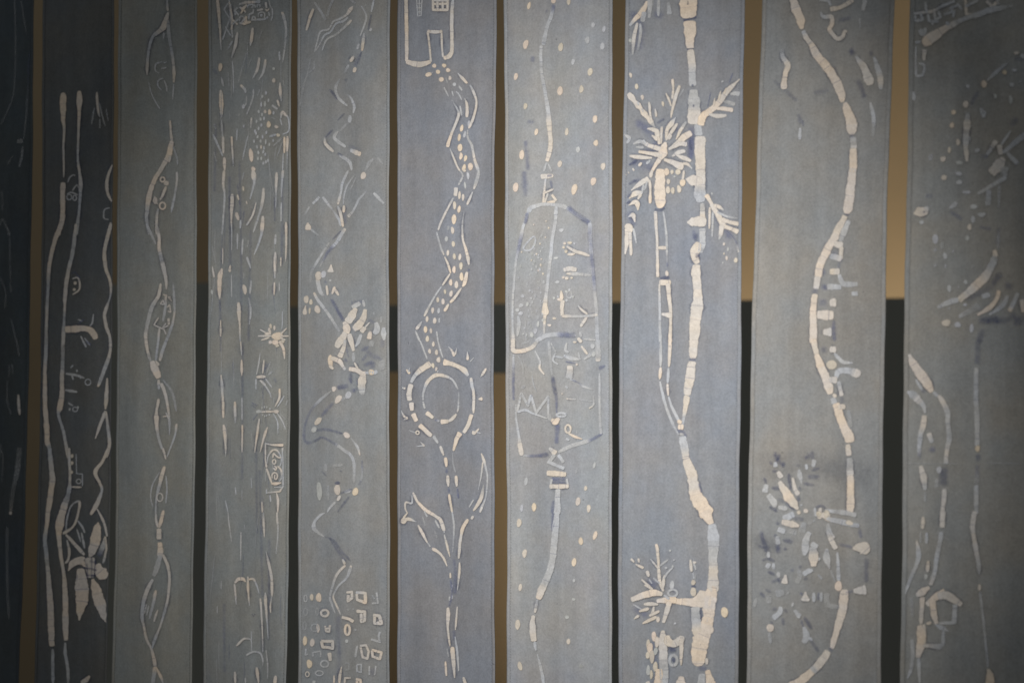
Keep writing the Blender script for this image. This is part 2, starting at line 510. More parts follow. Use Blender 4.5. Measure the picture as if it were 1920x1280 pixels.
DRAWINGS = """
P 0
@ 0 0 2.91
# thread_drawing
s f8 80,0 85,250 78,470 60,560 5,680|115,0,6 130,100 145,180|160,290,8,b 155,400 145,600,f 130,760|70,850,8 40,900|10,1040 15,1150|0,1230 15,1195 35,1240 55,1280
s p22 95,772 122,770|125,800,12 118,860 105,910
@ 0 420 2.91
# fishing_line_drawing
s f8 30,0 50,55 55,200 60,380|0,290 30,370 25,460|60,520,10 90,640 105,720|40,850,8 40,960 60,1040
s p14 44,50 52,52|100,930,12,m 103,1000,16 108,1040,12
a f8 50,830 50,770 68,770 68,820
s f10 5,1200 0,1270
@ 0 840 2.91
# reed_drawing
s f26 105,0 95,120,26,p 70,240,22,f 57,360,14,m|40,430,16,f 38,560 42,800,14 50,930,12
s f8 0,30 15,30 12,180
P 1
@ 0 0 2.91
# tall_stem_drawing
s c34 345,512 345,570 344,640,24 350,700,14,m 346,800,12 348,890,10 348,970,8|343,1000,28,c 342,1100,26 340,1200,26 315,1280,28
s c26 433,500 433,540,32 432,620,18 428,720,13,m 424,860,12,p 432,930,15,m 441,1000,21 438,1060,16,p 432,1150,14 415,1280,22
# budding_twig_drawing
s m14 528,505 535,600,12 545,640,8,p|540,560,10,f 560,640 575,690|515,590,10,f 500,680|545,650,9,f 545,700|580,595,8,f 590,660
r p7,13,15 378,1075 408,1080,10,14
s p8 370,995 380,970 400,955 410,960|395,1040 420,1010 430,1030|365,1060 390,1050 425,1065
# wavy_vine_drawing
s m10 612,900 590,960,16 582,1010,18 590,1060,14 610,1100,12|605,1215,14 590,1280,20
s p8 600,1135 570,1145 568,1190 595,1198
@ 0 420 2.91
s m20 605,0 575,120,20 570,180,20 580,250,18 600,310,16 605,360,12 600,400,8,p 580,460,18,m 570,500,18 580,560,18 600,620,14 600,700,16 575,780,22,p 545,860,20 535,885,16,c|585,840,12,m 580,950,22 575,1010,12|575,1020 545,1100,16 520,1170,8|578,1020,12 590,1120,16,p 597,1200,18,m 580,1270,20
@ 0 840 2.91
s m18 590,0 560,70,16 520,130,22 545,190,14 555,230,14,p 530,300,24,m 495,360,20,c|530,330,10,m 565,400,14 585,480,12
@ 0 420 2.91
# tall_stem_drawing
s c24 335,0 300,90,24 270,220,20 262,350,16,p 255,500,16,m 250,700,18,p 245,800,18,c 245,880,22 245,960,24 256,1130,28 258,1190,26 270,1220,22,p 272,1280
s m18 415,0 395,160,22,p 368,280,22,m 355,400,20,c 353,450,12 350,520,14,p 345,620,20,m 342,750,18,p 338,850,22,m 338,920,24,c 327,1000,32,c 320,1040,16,p 345,1130,16 375,1280,18,m
# side_branch_drawing
s c36 360,575 400,573 450,570,30 490,575,34 512,600,34 522,625,26
s p9 490,555 503,540 510,490|425,520 450,530|460,620 490,660,12|440,610 470,670,12|430,540,8,b 460,520|470,640,b 500,660
s m9 395,300 422,292 435,320 430,360 395,385
o m9,10,0 410,322 405,357,9,8
s b7 385,270 410,265 440,300
# blossom_twig_drawing
s p13 358,815 420,825 460,840|385,785,9 400,768|400,850,9 392,825|355,905,14 420,915|370,975,10 400,990
r p6,15,16 480,862 410,1010,14,12
o p6,8,0 420,800 440,835 425,1000 380,1010
@ 0 840 2.91
# tall_stem_drawing
s m20 270,0,20,p 285,160,30,m 280,220,30,c 262,350,26 256,410,22 245,500,22,p 252,570,22 262,680,22,m 275,850,32,c 280,1000,34 284,1075,28
s p18 287,1095 288,1180,17 290,1280,18
s m16 375,0 382,150,14 375,240,22,p 347,330,38,c 326,410,44 322,470,28 330,570,20 345,660,18,m 355,780,28,c 358,950,32 360,1045,22
s p14 356,1060 357,1120,18 370,1200,17 372,1280,16
# little_box_drawing
a p6 415,30 418,138 450,140 450,205
s m10 390,210 445,212
o m9,11,0 393,42 393,80 390,130
r p6,13,12 430,180
# lily_drawing
s m20 345,465 395,430,12 420,380,12 435,300,14 420,290,10,p 385,320 365,390 360,450
s m16 360,470 415,530,20 460,580,18|425,395,12,p 450,430 462,460|420,440,10,p 440,510|365,500,12,p 378,560,14,m 370,610 355,625|445,460,12,p 462,545
s c7 536,403 530,435,40 520,500,60 502,560,40 490,592,14
s c6 372,668 400,625,40 445,612,46 468,640,22
s c40 440,660 445,750,74 446,820,68 437,880,44 432,938,8
s c16 506,712 525,770,54 545,840,56 562,900,38 577,948,6
s c46 525,640 555,680,66 582,695,36
s m10 575,480 560,535,26,p 540,590,22,b|575,480,10,m 580,550 562,625,16,p
s m56 490,600 494,700,40
a d9 455,610 520,622|450,650 530,665|470,692 520,694|470,590 478,710|500,588 500,715|522,600 515,700
s b20 425,690 430,780,14
# leaf_tip_drawing
s c20 445,1278 470,1262,26 490,1240,10
P 2
@ 0 0 2.91
# twisted_loop_drawing
s p10 912,0 915,60,14,m|918,70,20,m 895,140,32,c 870,170,26,m 830,210,16,p 808,300,14 803,370,16,m 803,410,10|812,450,9,p 830,520,8 875,600,6|918,110,16 920,180,18,p 935,270,15 945,340,14,m 950,400,16 948,450,14|948,460,10,p 942,545,7|895,180,12,p 892,215,8
s p9 885,338 852,350 848,385 870,402|880,375,12 908,370|890,345 912,340|890,428 865,440 862,470 882,492|895,440 908,470 912,502
s c12 928,658 932,720,13,m 937,770,18|936,775,26,c 920,850,28 880,920,22,m 850,970,24,c 825,1030,26 812,1080,30 803,1150,22,p 800,1200,18 815,1280,14|930,850,14,m 922,885,12|945,800,10,f 965,860 968,900|965,940,14,m 965,990,11 955,1060,12,p 940,1130,14 935,1160,8|905,1020,20,m 890,1060,14 873,1090|862,1140,12,p 855,1200,14,m 855,1280
r c9,12,13 887,980 887,1123,16,18
o m15,14,0 908,1000 848,1095,12,20
s m8 845,1070 838,1100 862,1112
@ 0 420 2.91
s p16 800,0 850,110,12|855,0,13,p 868,80,18,c 868,130,18 878,180,18,p 890,230,22,m 905,300,18 908,355,10|877,325,14,m 865,390,18 830,450,22,p 805,540,20 795,610,18,m 803,680,16 822,750,18,p|945,325,12,p 952,440,14 950,500,12,m 930,580,16,p 890,680,18 872,745,18,m|903,390,10,m 903,450,15,p 890,530,14|870,570,14,m 862,650,13,p 850,745
# charm_drawing
a m7 875,435 890,415 897,440 875,435|890,385 910,390 905,410|918,395 935,420 925,395|912,455 925,440 932,480 915,475|865,510 840,550 895,575 907,602|905,540 885,570 920,552|920,515,13 921,548
# twisted_loop_drawing
s c26 830,750 845,790,42 865,835,34|850,745,10,m 865,770,18|865,850,18,m 868,900,14,p|880,870,24,m 900,920,18 915,990,14 925,1080,11,p 925,1150,8|890,850,12,p 940,920,14,f 962,1020,12|866,955,18,c 855,1015,12,m 853,1060,24,c 855,1100,20 865,1160,14,p 880,1210,14 898,1245,12,m|963,1090,15,m 955,1150,10,p 930,1220,8 912,1270
s m8 888,1050 925,1043|905,1028 920,1062
@ 0 840 2.91
s m14 890,0 905,60,9|898,100,20,c 880,160,19,m 865,220,16,p 853,270,10 850,330 852,390,12,m 862,430,16,c|892,340,18,c 880,390,18 870,430,18|867,440,26,m 868,492,26|872,515,22,c 875,560,32 870,600,26,p 855,650,28 840,695,22|832,715,20,m 800,780,22 780,850,20,p 775,920,18 785,970,14,m 800,1040,16 825,1090,13 840,1150,20,c 848,1190,24|890,580,18,m 915,640,17 925,710,15 915,820,13 895,900,13,p 870,980,10,m 845,1040,17,p 830,1090,12|850,775,18,c 835,850,16,p 815,930,14|848,1195,26,c 840,1240,22,p 835,1280|855,1200,16,c 875,1240 890,1280,12,p
s p7 870,130 832,200 822,270 835,320|905,150 911,220 905,300|800,850,9 788,900|812,855,9 800,912|862,880,10,m 850,910,13 840,945,13
r m6,16,22 872,267
s d8 858,502 880,502
P 3
@ 370 0 4
# border_strip_drawing
a p12 235,20 200,75 245,140 190,300|240,0 248,100 264,285|210,200 250,270
s m16 240,15 256,100
@ 430 0 21.33
a p70 40,180 60,420,m 110,640 110,1000 80,1200|390,190 650,110,110,m 900,95,100,c 1080,80,p 1230,60,140|130,800,80,m 340,1000,60|130,980 380,760|850,880,90,m 600,960,100,c 400,930,70,p|880,800,80,p 1100,800 1400,780 1550,690|250,620 210,420 340,320|230,450 380,620|400,300,70,p 540,370,110,c 700,200,80,m|540,400,90,c 460,560,60,m|590,420,80,c 660,520,60,p|690,660,80,m 620,800,140,c 680,930,130|620,760,90,m 430,960,60,p|430,680,70,p 400,840|580,700,60,p 480,650 400,720
s p60 740,330 750,230 900,190 1030,250 1020,330|900,340 930,260 960,330|1110,310 1130,210 1220,210 1220,310|960,370,70 940,520,80 800,600 780,780|920,840 930,700,60 1020,690 1050,800,70,m|1160,690 1170,560 1280,490 1410,560 1400,720
o p60,60,0 1280,620
s m80 1100,430 1340,380,100|1460,100,110 1490,330,90|1590,360,70 1500,440 1450,360
s p60 1580,0 1640,250 1720,400 1720,680 1660,840|1570,480 1620,660
@ 370 0 4
# rain_stroke_drawing
s c26 150,0 160,90,24 165,160,18,m 172,250,15 178,380,8,p|300,245,20,m 285,340,22 255,440,10,p|262,455,10,p 270,560 272,700,6|415,212,22,m 407,290,24,c 398,345,14,p|262,312,16,p 225,375,10|635,95,26,m 650,130,24,p 665,220,16 658,340,14 640,470,10|615,388,15,p 618,452|465,435,20,m 450,520,20 415,590,12,p|512,448,20,m 495,540,18,p 460,602,10|485,230,6,f 460,300|410,430,7,f 380,500|380,370,8,f 340,500 310,615,16|118,520,20,b 150,560|180,580,14,p 196,648,18|230,540,10,f 238,650|326,640,24,m 355,670,20,p 362,697|370,720,10,p 365,780 345,802,26|420,670,14,p 415,740 370,860,10|470,670,9,f 450,720|176,680,28,m 180,770,34,c 182,830,22,m 180,885,18,p|182,900,12,p 188,1010 193,1040,20,m 195,1150,20|203,1185,28,c 205,1280,18,m|620,622,16,m 622,690,20,c 630,760,8,p|645,600,8,f 650,650|118,1010,16,p 155,1090 190,1170,13|122,1140,12,f 145,1210|125,930,10,f 140,970|258,1025,17,c 262,1120,14,m 270,1250,9,p|299,965,10,p 294,1055|406,885,18,m 400,960,14,p|380,1020,12,p 360,1100,10 340,1200
o c14,34,0 172,505 403,1165,17,50 420,1270,16,20
o f9,13,0 312,862 348,948,7,12,p 345,800,13,17,p
# seed_head_drawing
o p8,14,0 515,698 487,725 533,755 480,785,7,20 507,780,9,22 460,838 508,838,11,14,m 542,842,13,20,c 572,848 485,860 475,895 500,890 445,912 535,935,16,26,c 480,940 460,965 518,995 432,985 452,1027 490,1027 475,1060 513,1065,6,20 448,1103 478,1103,7,15,m 458,1145 425,1060 495,1140 510,1160 455,1190 480,1190 515,1215 495,1225 530,1205 540,1085 573,517,11,12 573,605,13,18,m 440,1000 500,1110
s m18 600,752 615,800,14|560,790,18,p 602,820|550,880,9,f 585,895|540,1025,16,p 592,1010|570,845,8,p 580,850
o m17,12,20 593,952 606,1015,15,12
s p12 565,1100,10,f 630,1040,16|570,1045,14 568,1065
s p12 625,890 632,855,20,m 642,843,26,c 660,862,18 683,890,10,p 686,980,10 640,1010|620,890 635,940
s c20 653,1028 652,1148,17|676,1025,22 673,1138,17
s p10 640,1060,f 600,1170|645,1150 640,1280|675,1140 672,1270,f
@ 370 320 4
# rain_stroke_drawing
s m24 200,0 195,100,19 205,190,14,p 195,350,14 185,478,11|262,178,28,m 260,250,27 255,370,13 258,450,8,p 258,600,6|418,0,32,m 422,40,40 425,100,16,p 395,215,10|350,10,10,f 335,70|497,132,22,m 490,220,24 470,310,16,p 420,462,14|442,238,10,p 420,320,14,m 400,360,14 370,408,18,p|325,370,14,p 322,432|493,342,24,m 487,420,28,c 480,480,16,p 455,560,14 425,632,9|302,472,14,p 300,590,8|342,512,14,p 335,632|385,520,10,f 375,575|190,580,10,m 190,700,9|185,735,24,c 170,790,34 165,880,28 168,962,16,m|247,708,12,m 243,757,24|255,780,8,p 258,950|372,648,22,p 400,732,14|350,770,9,f 348,810|405,820,14,p 395,922,16|385,950,12,f 400,1050,16,p 390,1152,11|308,990,26,c 312,1060,28,m 318,1150,14 322,1280,12,p|175,1120,10,m 175,1242,14|112,718,10,m 126,800,14|110,560,8,f 140,700|595,15,22,m 592,90,20 590,200,8,p 588,280|643,0,26,m 635,80,14,p 630,200,10|630,240,12,p 628,382|588,478,16,p 582,552|665,388,22,c 667,520,15,m 662,682,9|585,612,20,m 582,720,20,c 582,808,10,p|627,650,12,m 625,718|578,838,16,c 575,932,12|615,840,10,p 615,902|440,240,8 425,300
s b10 170,980 172,1060|300,100 320,260|350,300 340,400|580,200 580,380
o m9,18,-15 345,135 305,200,8,22 370,240,5,14 300,342,14,34 355,890,15,38 110,912,8,22,p
# daisy_drawing
o c42,30,0 600,1240
s m14 555,1238 455,1240,14|470,1190,12 540,1230|670,1180,12 620,1230|688,1240,12 620,1240|638,1055,6,p 638,1130 634,1190|480,1270 540,1250|660,1270 620,1250
o m10,18,0 550,1165 578,1178 540,1195 522,1222,18,12 545,1212
@ 370 640 4
s c28 618,0 645,50,20 655,132,12,m
o m14,14,0 585,8,26,20,c 600,32,14,12 548,6 640,0
# rain_stroke_drawing
s m11 325,0 332,105,9,p|332,138,14,c 333,210,18 333,258,8|335,420,12,p 335,590,10|337,625,15,c 337,720,12 335,830,10,m|178,250,13,m 185,330,19,p 192,450,18,m 195,572,18,c|197,625,22,c 208,700,25 212,780,16,m 212,862,8,p|282,452,20,c 283,540,22,m 285,612,11,p|180,20,6,f 182,240|465,578,15,m 450,680,16,c 430,832,8,m|526,642,14,m 505,700,18,c 470,832,8,m
s d8 265,150 270,240|480,340 490,390
# winged_insect_drawing
s b16 480,230 540,160|490,310 540,390|440,270 530,280|575,270 592,310,14
s m24 445,266 510,264
s p10 472,85,7 460,170,10 444,250|500,138,12,m 490,240|550,150,10,f 520,240|560,225,14,p 535,250|440,280,12,p 440,360|470,290,14,m 512,332,20|510,278,11,p 560,345|490,300,12,p 540,380 556,430,8
s m15 480,528 580,524
s b10 405,455 450,482|400,470 440,500|415,590 450,545
o p16,10,0 460,525,20,14 592,525,20,14,m 485,497,5,8 503,492,5,9 522,493,5,9 545,505,6,8 490,550,5,8 505,560,5,8 520,555,5,8 540,548,6,7
s p10 616,355,20,c 615,420,16,m 582,490,8|652,408,10 600,492|676,440,8,f 665,480|575,420,8,f 575,460|568,538 600,600 605,690,7|600,538 640,600 662,660,7|622,540,8,f 662,585
# love_plaque_drawing
@ 485 815 10.24
a p26 120,160 250,190,30,m 400,195,50,c 470,195,52|460,250,36,m 458,340,26,p 468,560 470,990,26 405,1085,34,m 150,1110,26,p|130,170,26,m 130,480,26 150,620,40,c|135,650,18,f 140,900|150,1040,22,p 150,1130,26
s m24 160,560,18,p 180,420,22 260,300,34,m 350,295,40 410,380,26,p 440,480,26 420,570 395,612|365,600,44,m 430,680,40 435,820,32,p 395,895,26
s m44 150,640 200,780,40 250,920,44|240,930,36,c 320,935,60 435,915,30|290,1000,20,p 440,1005,26
s m30 272,442 278,380 288,345|288,345 330,395 385,435 428,428
r m26,32,42 297,515
a m28 282,632 328,685|328,685 345,625|345,625 300,592
s m28 262,835 258,770 295,725 345,740 362,800 335,850 308,835 306,785 318,760
@ 370 640 4
# rain_stroke_drawing
s m10 592,1130 605,1190,18,c 603,1280,11|545,1150,12,p 550,1202|485,1200,15,m 488,1280|285,1092,10,p 290,1150|335,1110,8,f 335,1190|405,1020,8,p 408,1100|210,1190,9,p 230,1280
@ 370 960 4
s p8 230,0 240,100 258,222|327,148,12 325,360,8|355,90,6,f 355,130|495,0,12,p 498,90,16,m 503,187,10|598,0,16,c 600,60,14,m 605,150,10,p 590,312,6|515,292,8,p 540,400,20,m 558,500,20 560,630,18|558,630,10 548,700,13,m 550,752|180,512,8 178,577|150,700,7 150,760
# archway_drawing
s c20 283,528 308,500,26 345,500,26 362,522,14|279,538,18,m 285,600,14 292,692,8,p|380,482,18,m 380,560,18,c 385,640,12,m 392,702,8,p|385,503,20,c 420,500,18,m 445,545,14,p 465,612,8
o d4,5,0 412,765 430,763 421,775
s m18 472,645 480,740,15 488,900,10 492,1050,10,p|510,600,12,p 512,655,24,m 517,740,16 525,850,9,p 532,950,6
s m18 293,1000 345,950,16 395,950,14,p 405,972|405,890,8,p 408,1040,8|368,1070,18,p 420,1045,14 470,1055,14 490,1100,12 492,1150,8|515,1030,10,p 528,1150 527,1250,7
# rain_stroke_drawing
s m22 445,1162 450,1200,25,c 460,1280,14,m|282,1195,18,m 285,1280,20|360,1238,11,p 362,1280|587,1225,24,c 580,1280,28
@ 0 0 1
# rain_stroke_drawing
w b7 449,300 452,480 452,620|480,820 482,1000|487,880 492,1120|405,230 402,360|430,330 432,500|470,430 466,640|530,330 528,500|412,560 414,660|505,1010 503,1200|420,1130 421,1260|455,640 454,900
P 4
@ 550 0 4
# mountain_drawing
a m14 98,230 125,130,20,c 150,68,16,m|158,20,14,p 200,80,18 242,152,18,f|252,125,20,f 270,60,18 300,0
@ 550 320 4
a f14 548,150 490,220,15,p 445,310,16 412,345,22,m|603,168,16,p 640,205,22 680,248,11|85,335,10,f 120,270,11,p|145,248,16,p 195,200,20
a p18 220,198 255,245,18 300,300,13,f 345,370,22,p 360,412,24
s c14 108,392 112,425,42 112,440,50
s p18 132,440 190,487,9,f
@ 550 0 4
a f12 545,1270 565,1215,12 600,1195|635,1185,14 670,1232,12
# stream_drawing
s m14 447,48 428,75,28,c 395,115,16,m 345,145,16,p 300,165,12 265,220,12 205,240,12 178,320,10 160,392,8|410,132,20,p 375,160,16 320,180,14 280,240,12 235,265,12 205,320,10 170,382,8|437,152,22,m 375,215,16,p 320,260,15 255,295,12 230,340,10 215,382,8|155,460,11,f 155,510 110,555,6|130,440,10,f 105,560,12 80,640 50,790,10
# winding_road_drawing
w b40 500,400 460,500|280,680 340,750|240,1040 290,980|330,1150 410,1210|410,1090 510,1130
s f18 430,0 466,28|540,38,14 545,44|605,0,15,p 585,92,15|510,45,10,p 547,120,12 530,200,12 500,272,9|588,215,18,p 572,232|530,250,17,p 520,340,22,m 515,382,16,c|492,330,16,p 480,370,18|452,425,24,m 428,462,26,c|465,510,26,c 452,542,22|415,490,22,p 380,552,18,f|350,590,15,f 320,650,20,p 323,700,20 345,745,20 405,795,16|405,708,9,f 435,740,16,p 457,800,20 450,850,15|428,870,24,p 422,918,28|400,930,16,f 350,985|335,985,20,p 308,1030,22 345,1070,26 392,1102,26|430,1125,26,p 470,1145,34,m 502,1155,36,c|235,1035,18,p 243,1080,24,m 300,1138,22|345,1165,24,p 420,1215,26 437,1280,18|600,1190,14,f 540,1280,18
s d14 510,390 480,478,12|270,668 330,742,16|585,110 560,230,12|385,850 330,905,8|295,975 240,1030,8|330,1145 370,1170|400,590 385,610
@ 550 320 4
w b36 300,560 200,700|290,960 370,1130|385,260 390,400
s p18 412,0 370,90,18 355,170,16 335,252,20,m|455,38,13,f 400,120,12,p 380,200,10 375,255|380,262,20,m 378,312,22,c|335,268,20,p 355,330,22,m 372,420,20,c|388,438,32,m 360,478,26,p 320,545,24 260,610,18,b 200,720,14,f|360,450,12,d 290,520|270,540,13,f 180,680,18,p 135,770,16,f 130,840|182,795,30,m 188,850,30,p 205,910,28 235,942,14,f|155,915,22,m 185,970,22,p 260,1070,20 345,1205,22,f|280,960,18,b 330,1040,22 380,1130,24|470,50,9,f 430,140
o m18,26,15 525,38,20,28
# cottage_drawing
o m26,32,0 188,788 225,778,22,26,p
s c10 284,705 280,755,46,m
s m18 250,862 256,932|310,872,24,c 290,925,14,m|312,890,24,m 340,935,16
s p14 270,820 285,825|230,830,16,b 250,840
o m20,28,0 97,965 132,985,13,22 122,1050,8,24
s m10 92,1010 85,1075,36
o m22,30,-20 180,1040
# bundled_reed_drawing
@ 630 540 6.4
w b80 200,180 340,160|380,380 480,440 420,560|320,700 420,800 560,860|560,600 560,720
s b30 300,750 400,700|315,870 372,795|330,935,44 445,880|440,880,60 430,965|100,840 135,885|10,255 85,385|250,640 238,725|188,150,14 200,240|150,1070,26 185,1135|20,1190,50 115,1178|205,1245,36 255,1200|270,1080 262,1165
s p40 200,232,50 285,180|325,148,30 342,222,34|455,288,22,f 455,322|545,340,22,f 540,412|480,418,50,p 492,500,70 462,545,50|572,475,30 570,540,60 582,622,30|435,640,56,f 418,692|540,880,50,f 565,972|300,560,50,p 270,640,44 233,702,22|210,775,30 212,882|120,690,18,b 150,830|462,1000,40,p 495,1012
s m50 238,248 190,330,92 142,402,90|98,410,46 130,480,90,c 120,532,70|352,258,40 330,360,72 270,450,92,m 215,492,66|112,540,60 60,622,82,m 8,702,70|158,555,50 180,640,60 212,752,34|112,620,28,p 90,720,50,m 48,825,58|345,475,50 308,522,60|405,408,12 350,470,22|412,525,40,c 395,605,56
@ 550 640 4
o c20,50,0 278,150
s m30 285,125 345,150,34,c 372,190,22,m 390,212,20,p|270,180,20 300,205
s c28 420,205 470,212,34 515,238,36 545,235,26
s p20 540,235 620,235,26
o c20,22,0 585,230
s m14 458,158 485,205
s m44 520,255 515,300,62 515,370,46,p 525,400,24,f
o f26,40,0 665,180
# winding_road_drawing
s d26 430,235 435,320,22|410,330,30,b 330,348,28,d
o m17,20,20 305,355
s f14 285,370 200,440,20,p 130,520,16,b 90,620,16 80,720,18 108,758,20 170,740,18,d 220,720,16,b 300,760,16 340,785,22,p 380,815,22 430,850,22 455,920,22 455,1060,18,f
s b26 465,360 430,375|390,420,20,f 350,440|300,460,26,b 280,480 210,560,22|165,665,18,d 250,660,20,b 370,690,18,d
o m18,34,40 412,402,22,30,p 337,432,20,38,m 185,597,19,36,m 155,660,20,22,p 400,702,28,20,m
s f10 430,720 480,790,16,p 500,855,14,m
s b16 515,890 515,1010,12,f 490,1080,20,d
o c22,30,20 465,1125
s p24 385,1130 430,1115|350,1140,14,d 440,1105|330,1190,22,m 350,1155,20|315,1205,22,p 270,1250,16 255,1280,12|420,1160,18,d 330,1280,14
# pebble_drawing
o p22,66,0 195,1120
o m26,38,5 330,1110
o d20,14,0 330,1060
s f18 262,1080 262,1190|240,920,22,f 245,970|300,930 370,925|210,970,12,d 250,1010|350,965,12,d 360,975
@ 550 960 4
# winding_road_drawing
s p14 235,5 205,20,18 160,70,20 155,120,30 185,150,20 230,182,14|370,350,17,p 387,388,20,m|390,398,20,c 330,460,17,m 295,550,15,p 275,640,14 290,690,14 315,760,8|432,400,22,m 425,430,26,p 400,490,16 340,550,14 310,600,12 300,640,12,m 325,700,14 355,768,10,p
s b14 235,180,12,d 300,210,14 360,290,16,b 430,365,14,d|270,190,12,d 340,300,22,b 395,365,18
w b54 340,770 335,900 345,1080 340,1270
s m10 362,1155 350,1220,18 345,1280,20,c|305,1220,10,c 305,1280,12
# lit_window_drawing
r p6,12,24 92,645
o m15,25,0 138,636 190,638,22,34,c 185,868,12,34,m 120,1135,20,34,c 142,975,20,28,m 87,962,17,36,c
r f6,14,28 92,745 178,745,10,26 85,850,12,30
r m16,28,24 235,755
r f8,26,28 160,865
a m14 238,850 245,890 270,895 275,845|240,872 270,868
a m20 210,965 295,965 295,1020 260,1010 220,1010 210,965
s m30 270,1055 278,1110,24
a p10 150,1080 145,1050 205,1040 205,1085|95,1020 90,1070 110,1060
r p11,30,24 235,1135
r m7,14,18 105,1212
r p8,28,18 195,1205
a m14 398,600 440,595,18 440,640 410,665,22 412,620
a m20 470,600,18,p 540,605,22,m 540,675,26,c 480,655,18,m 475,610
a p12 625,600 635,680 588,682|590,620,8,f 610,650
a m20 365,785 420,800,20,c 450,818,24,m
a m22 475,740 535,745 535,810 510,820 510,760
a m24 600,770 645,775 660,830,28,c 610,830,20,m 610,780
r c16,18,38 405,880
o p12,12,0 465,880,10,9,f 400,965,13,14 410,730,9,8,f 450,725,8,6,f
a p14 650,895 640,930 650,972 582,950
a m16 500,1000 545,995 565,1040 555,1095 520,1085 505,1010
a p14 480,1000 465,1085
a c18 590,1030 660,1050 650,1100 595,1080 590,1035
a f9 390,1130 418,1130 415,1180 392,1180
a p10 478,1140 510,1140 508,1200 478,1190 478,1140
s b44 590,1170 600,1220
a p10 570,1150 570,1220|620,1150 610,1220
a m13 385,1280 388,1240 430,1240
a c18 470,1250 505,1255 505,1280|475,1262 480,1280
o p14,12,0 155,1272
P 5
@ 740 0 4
# house_drawing
a m24 85,0 88,130,26,c 90,300,24 90,460,24
s c34 90,465 150,480,38,m 200,483,38 268,464,26,c
s p22 437,-5 428,130,24,m 430,360,24 422,405,30 400,428,34 372,437,38,c
a m14 272,465 262,350,12 248,240,14
s m24 255,238 300,240 348,240,26|352,245,16 356,370,13 364,430,16
o m12,12,0 255,236 347,238
a p7 165,0 173,122 198,118 206,0|185,0 186,110|168,30 203,28|170,62 200,60|172,92 198,90
# lattice_window_drawing
a m16 288,0 288,76,18 396,76,20 396,0,18|290,32 395,30|320,0 322,76|358,0 360,76|292,4 394,4
# stepping_stone_drawing
o c16,16,0 297,495 371,493 325,540 400,528 350,597,18,19 415,586,12,16,m 448,634,14,14,p 254,560,25,17,-20
s p8 272,550,f 290,545
s p10 370,655 405,727|430,683,8 440,722|385,580,8,f 396,625|460,688,10 480,705 503,752,9|525,738,9 542,790,20,m 542,878,24,c|490,795,12 503,868,14|482,645,12,p 506,680,16
o c12,28,5 503,963 484,1032 490,1108,17,30 497,1172,14,26 531,1188,12,24 520,1258,14,26 568,1250,19,28 525,1010,10,27,p 556,928,9,26,p
# snaking_path_drawing
s p8 472,548 510,590,20,m 544,625,20,c|565,638,16,p 595,700,18,m 613,760,15 605,830,15 580,910,19 556,962,22,c|548,975,14,p 548,1030,14 580,1100,18 600,1200,18,m 628,1280,26,p
s f10 428,750 470,820,14,p 480,868,20,m 440,970,17 410,1050,22,c 396,1100,34
s p10 415,1115 445,1190,14,m 470,1250,12 492,1285,14
@ 740 320 4
s p22 632,0 620,60,24 594,138,20,m|585,160,14,p 543,255,18,m|521,305,8,f 508,400,12,p 512,515,14,m 535,590,18,c 550,660,22,m 557,705,18|556,735,14,b 555,755|543,762,24,c 525,840,25 509,868,18|500,880,15,m 450,950,19 418,988,22,c|405,1000,16,m 373,1052,24,c|336,1105,12,p 335,1140|315,1205,11,p 325,1282
s p10 488,0 510,40,12 480,108,16|461,130,28,m 455,188,26|440,205,16,p 400,280,14,m 350,380,14 326,445,17|315,460,12,p 345,570,14 370,632,16,m|375,645,12,m 400,700,14 420,768,15,c|416,772,13,m 358,860,15|350,870,11,p 290,960,12 222,1090,18,m|205,1130,12,p 163,1188,26,c|155,1200,12,p 190,1280,16
# stepping_stone_drawing
o m11,24,0 550,38,11,28,p 528,110,9,26,p 486,185,11,30 513,200,10,26 449,260,13,30 483,290,13,27,c 445,365,18,37,c 402,430,10,17,f 434,448,13,27 388,512,12,22,p 440,550,13,22 399,617,11,22 447,643,12,22 489,647,12,24 497,714,13,28 445,742,14,25,c 501,795,15,31,c 420,838,13,25,c 463,855,15,27 377,907,9,19 423,922,13,25 323,968,11,20 363,982,12,25 285,1047,12,22 330,1050,11,21,p 243,1112,12,21 300,1125,14,23 231,1190,14,26,c 272,1200,11,19 245,1260,13,24 524,0,12,10
@ 740 640 4
o m11,19,0 290,20 262,73 314,82,12,21 329,137,15,22,m 287,180,12,19 312,206,9,16 323,224,6,8,p
# snaking_path_drawing
s p12 192,-5 245,135|325,-5 345,70 362,122
# ring_flower_drawing
s c46 372,155 420,165,30,m 470,185,27 520,215,36 552,255,20,p|572,275,28,m 580,330,22,p 593,400,19,m 590,535,19|577,550,28,c 550,630,27,m 518,682,24|490,688,36,c 465,730,31 447,795,19 440,820,10,m
s m44 262,168 200,210,36 150,260,24,p 124,305,20|122,325,36,m 108,390,38 112,440,32|125,462,38,c 130,515,30|138,545,36,c 162,595,30|190,628,34,c 250,685,31,m 275,705,26|292,710,24,p 325,762,18|342,785,22,m 367,852,17|380,872,30,c 388,938,18
s b12 435,835,8,f 440,920 458,982,12|388,950 392,985,18|470,1100,13 478,1175|404,1095 407,1130,18
s c22 460,1005 465,1085,20,m|397,1005,25,m 402,1085,17|408,1145,20,c 420,1220,16,m 433,1285,14
s p14 213,440 213,400 225,350,18 250,298,22,m 300,257,26 360,255,23 430,285,16,p 476,358,12|481,380,10,f 481,420 478,490,13,p 470,528,16,m|462,545,18,m 430,580,22 405,597,22|402,598,24,m 350,602,36,c|335,596,18,p 300,586,14,b|287,572,22,m 240,535,32,c|226,505,16,p 213,450,14
# spark_drawing
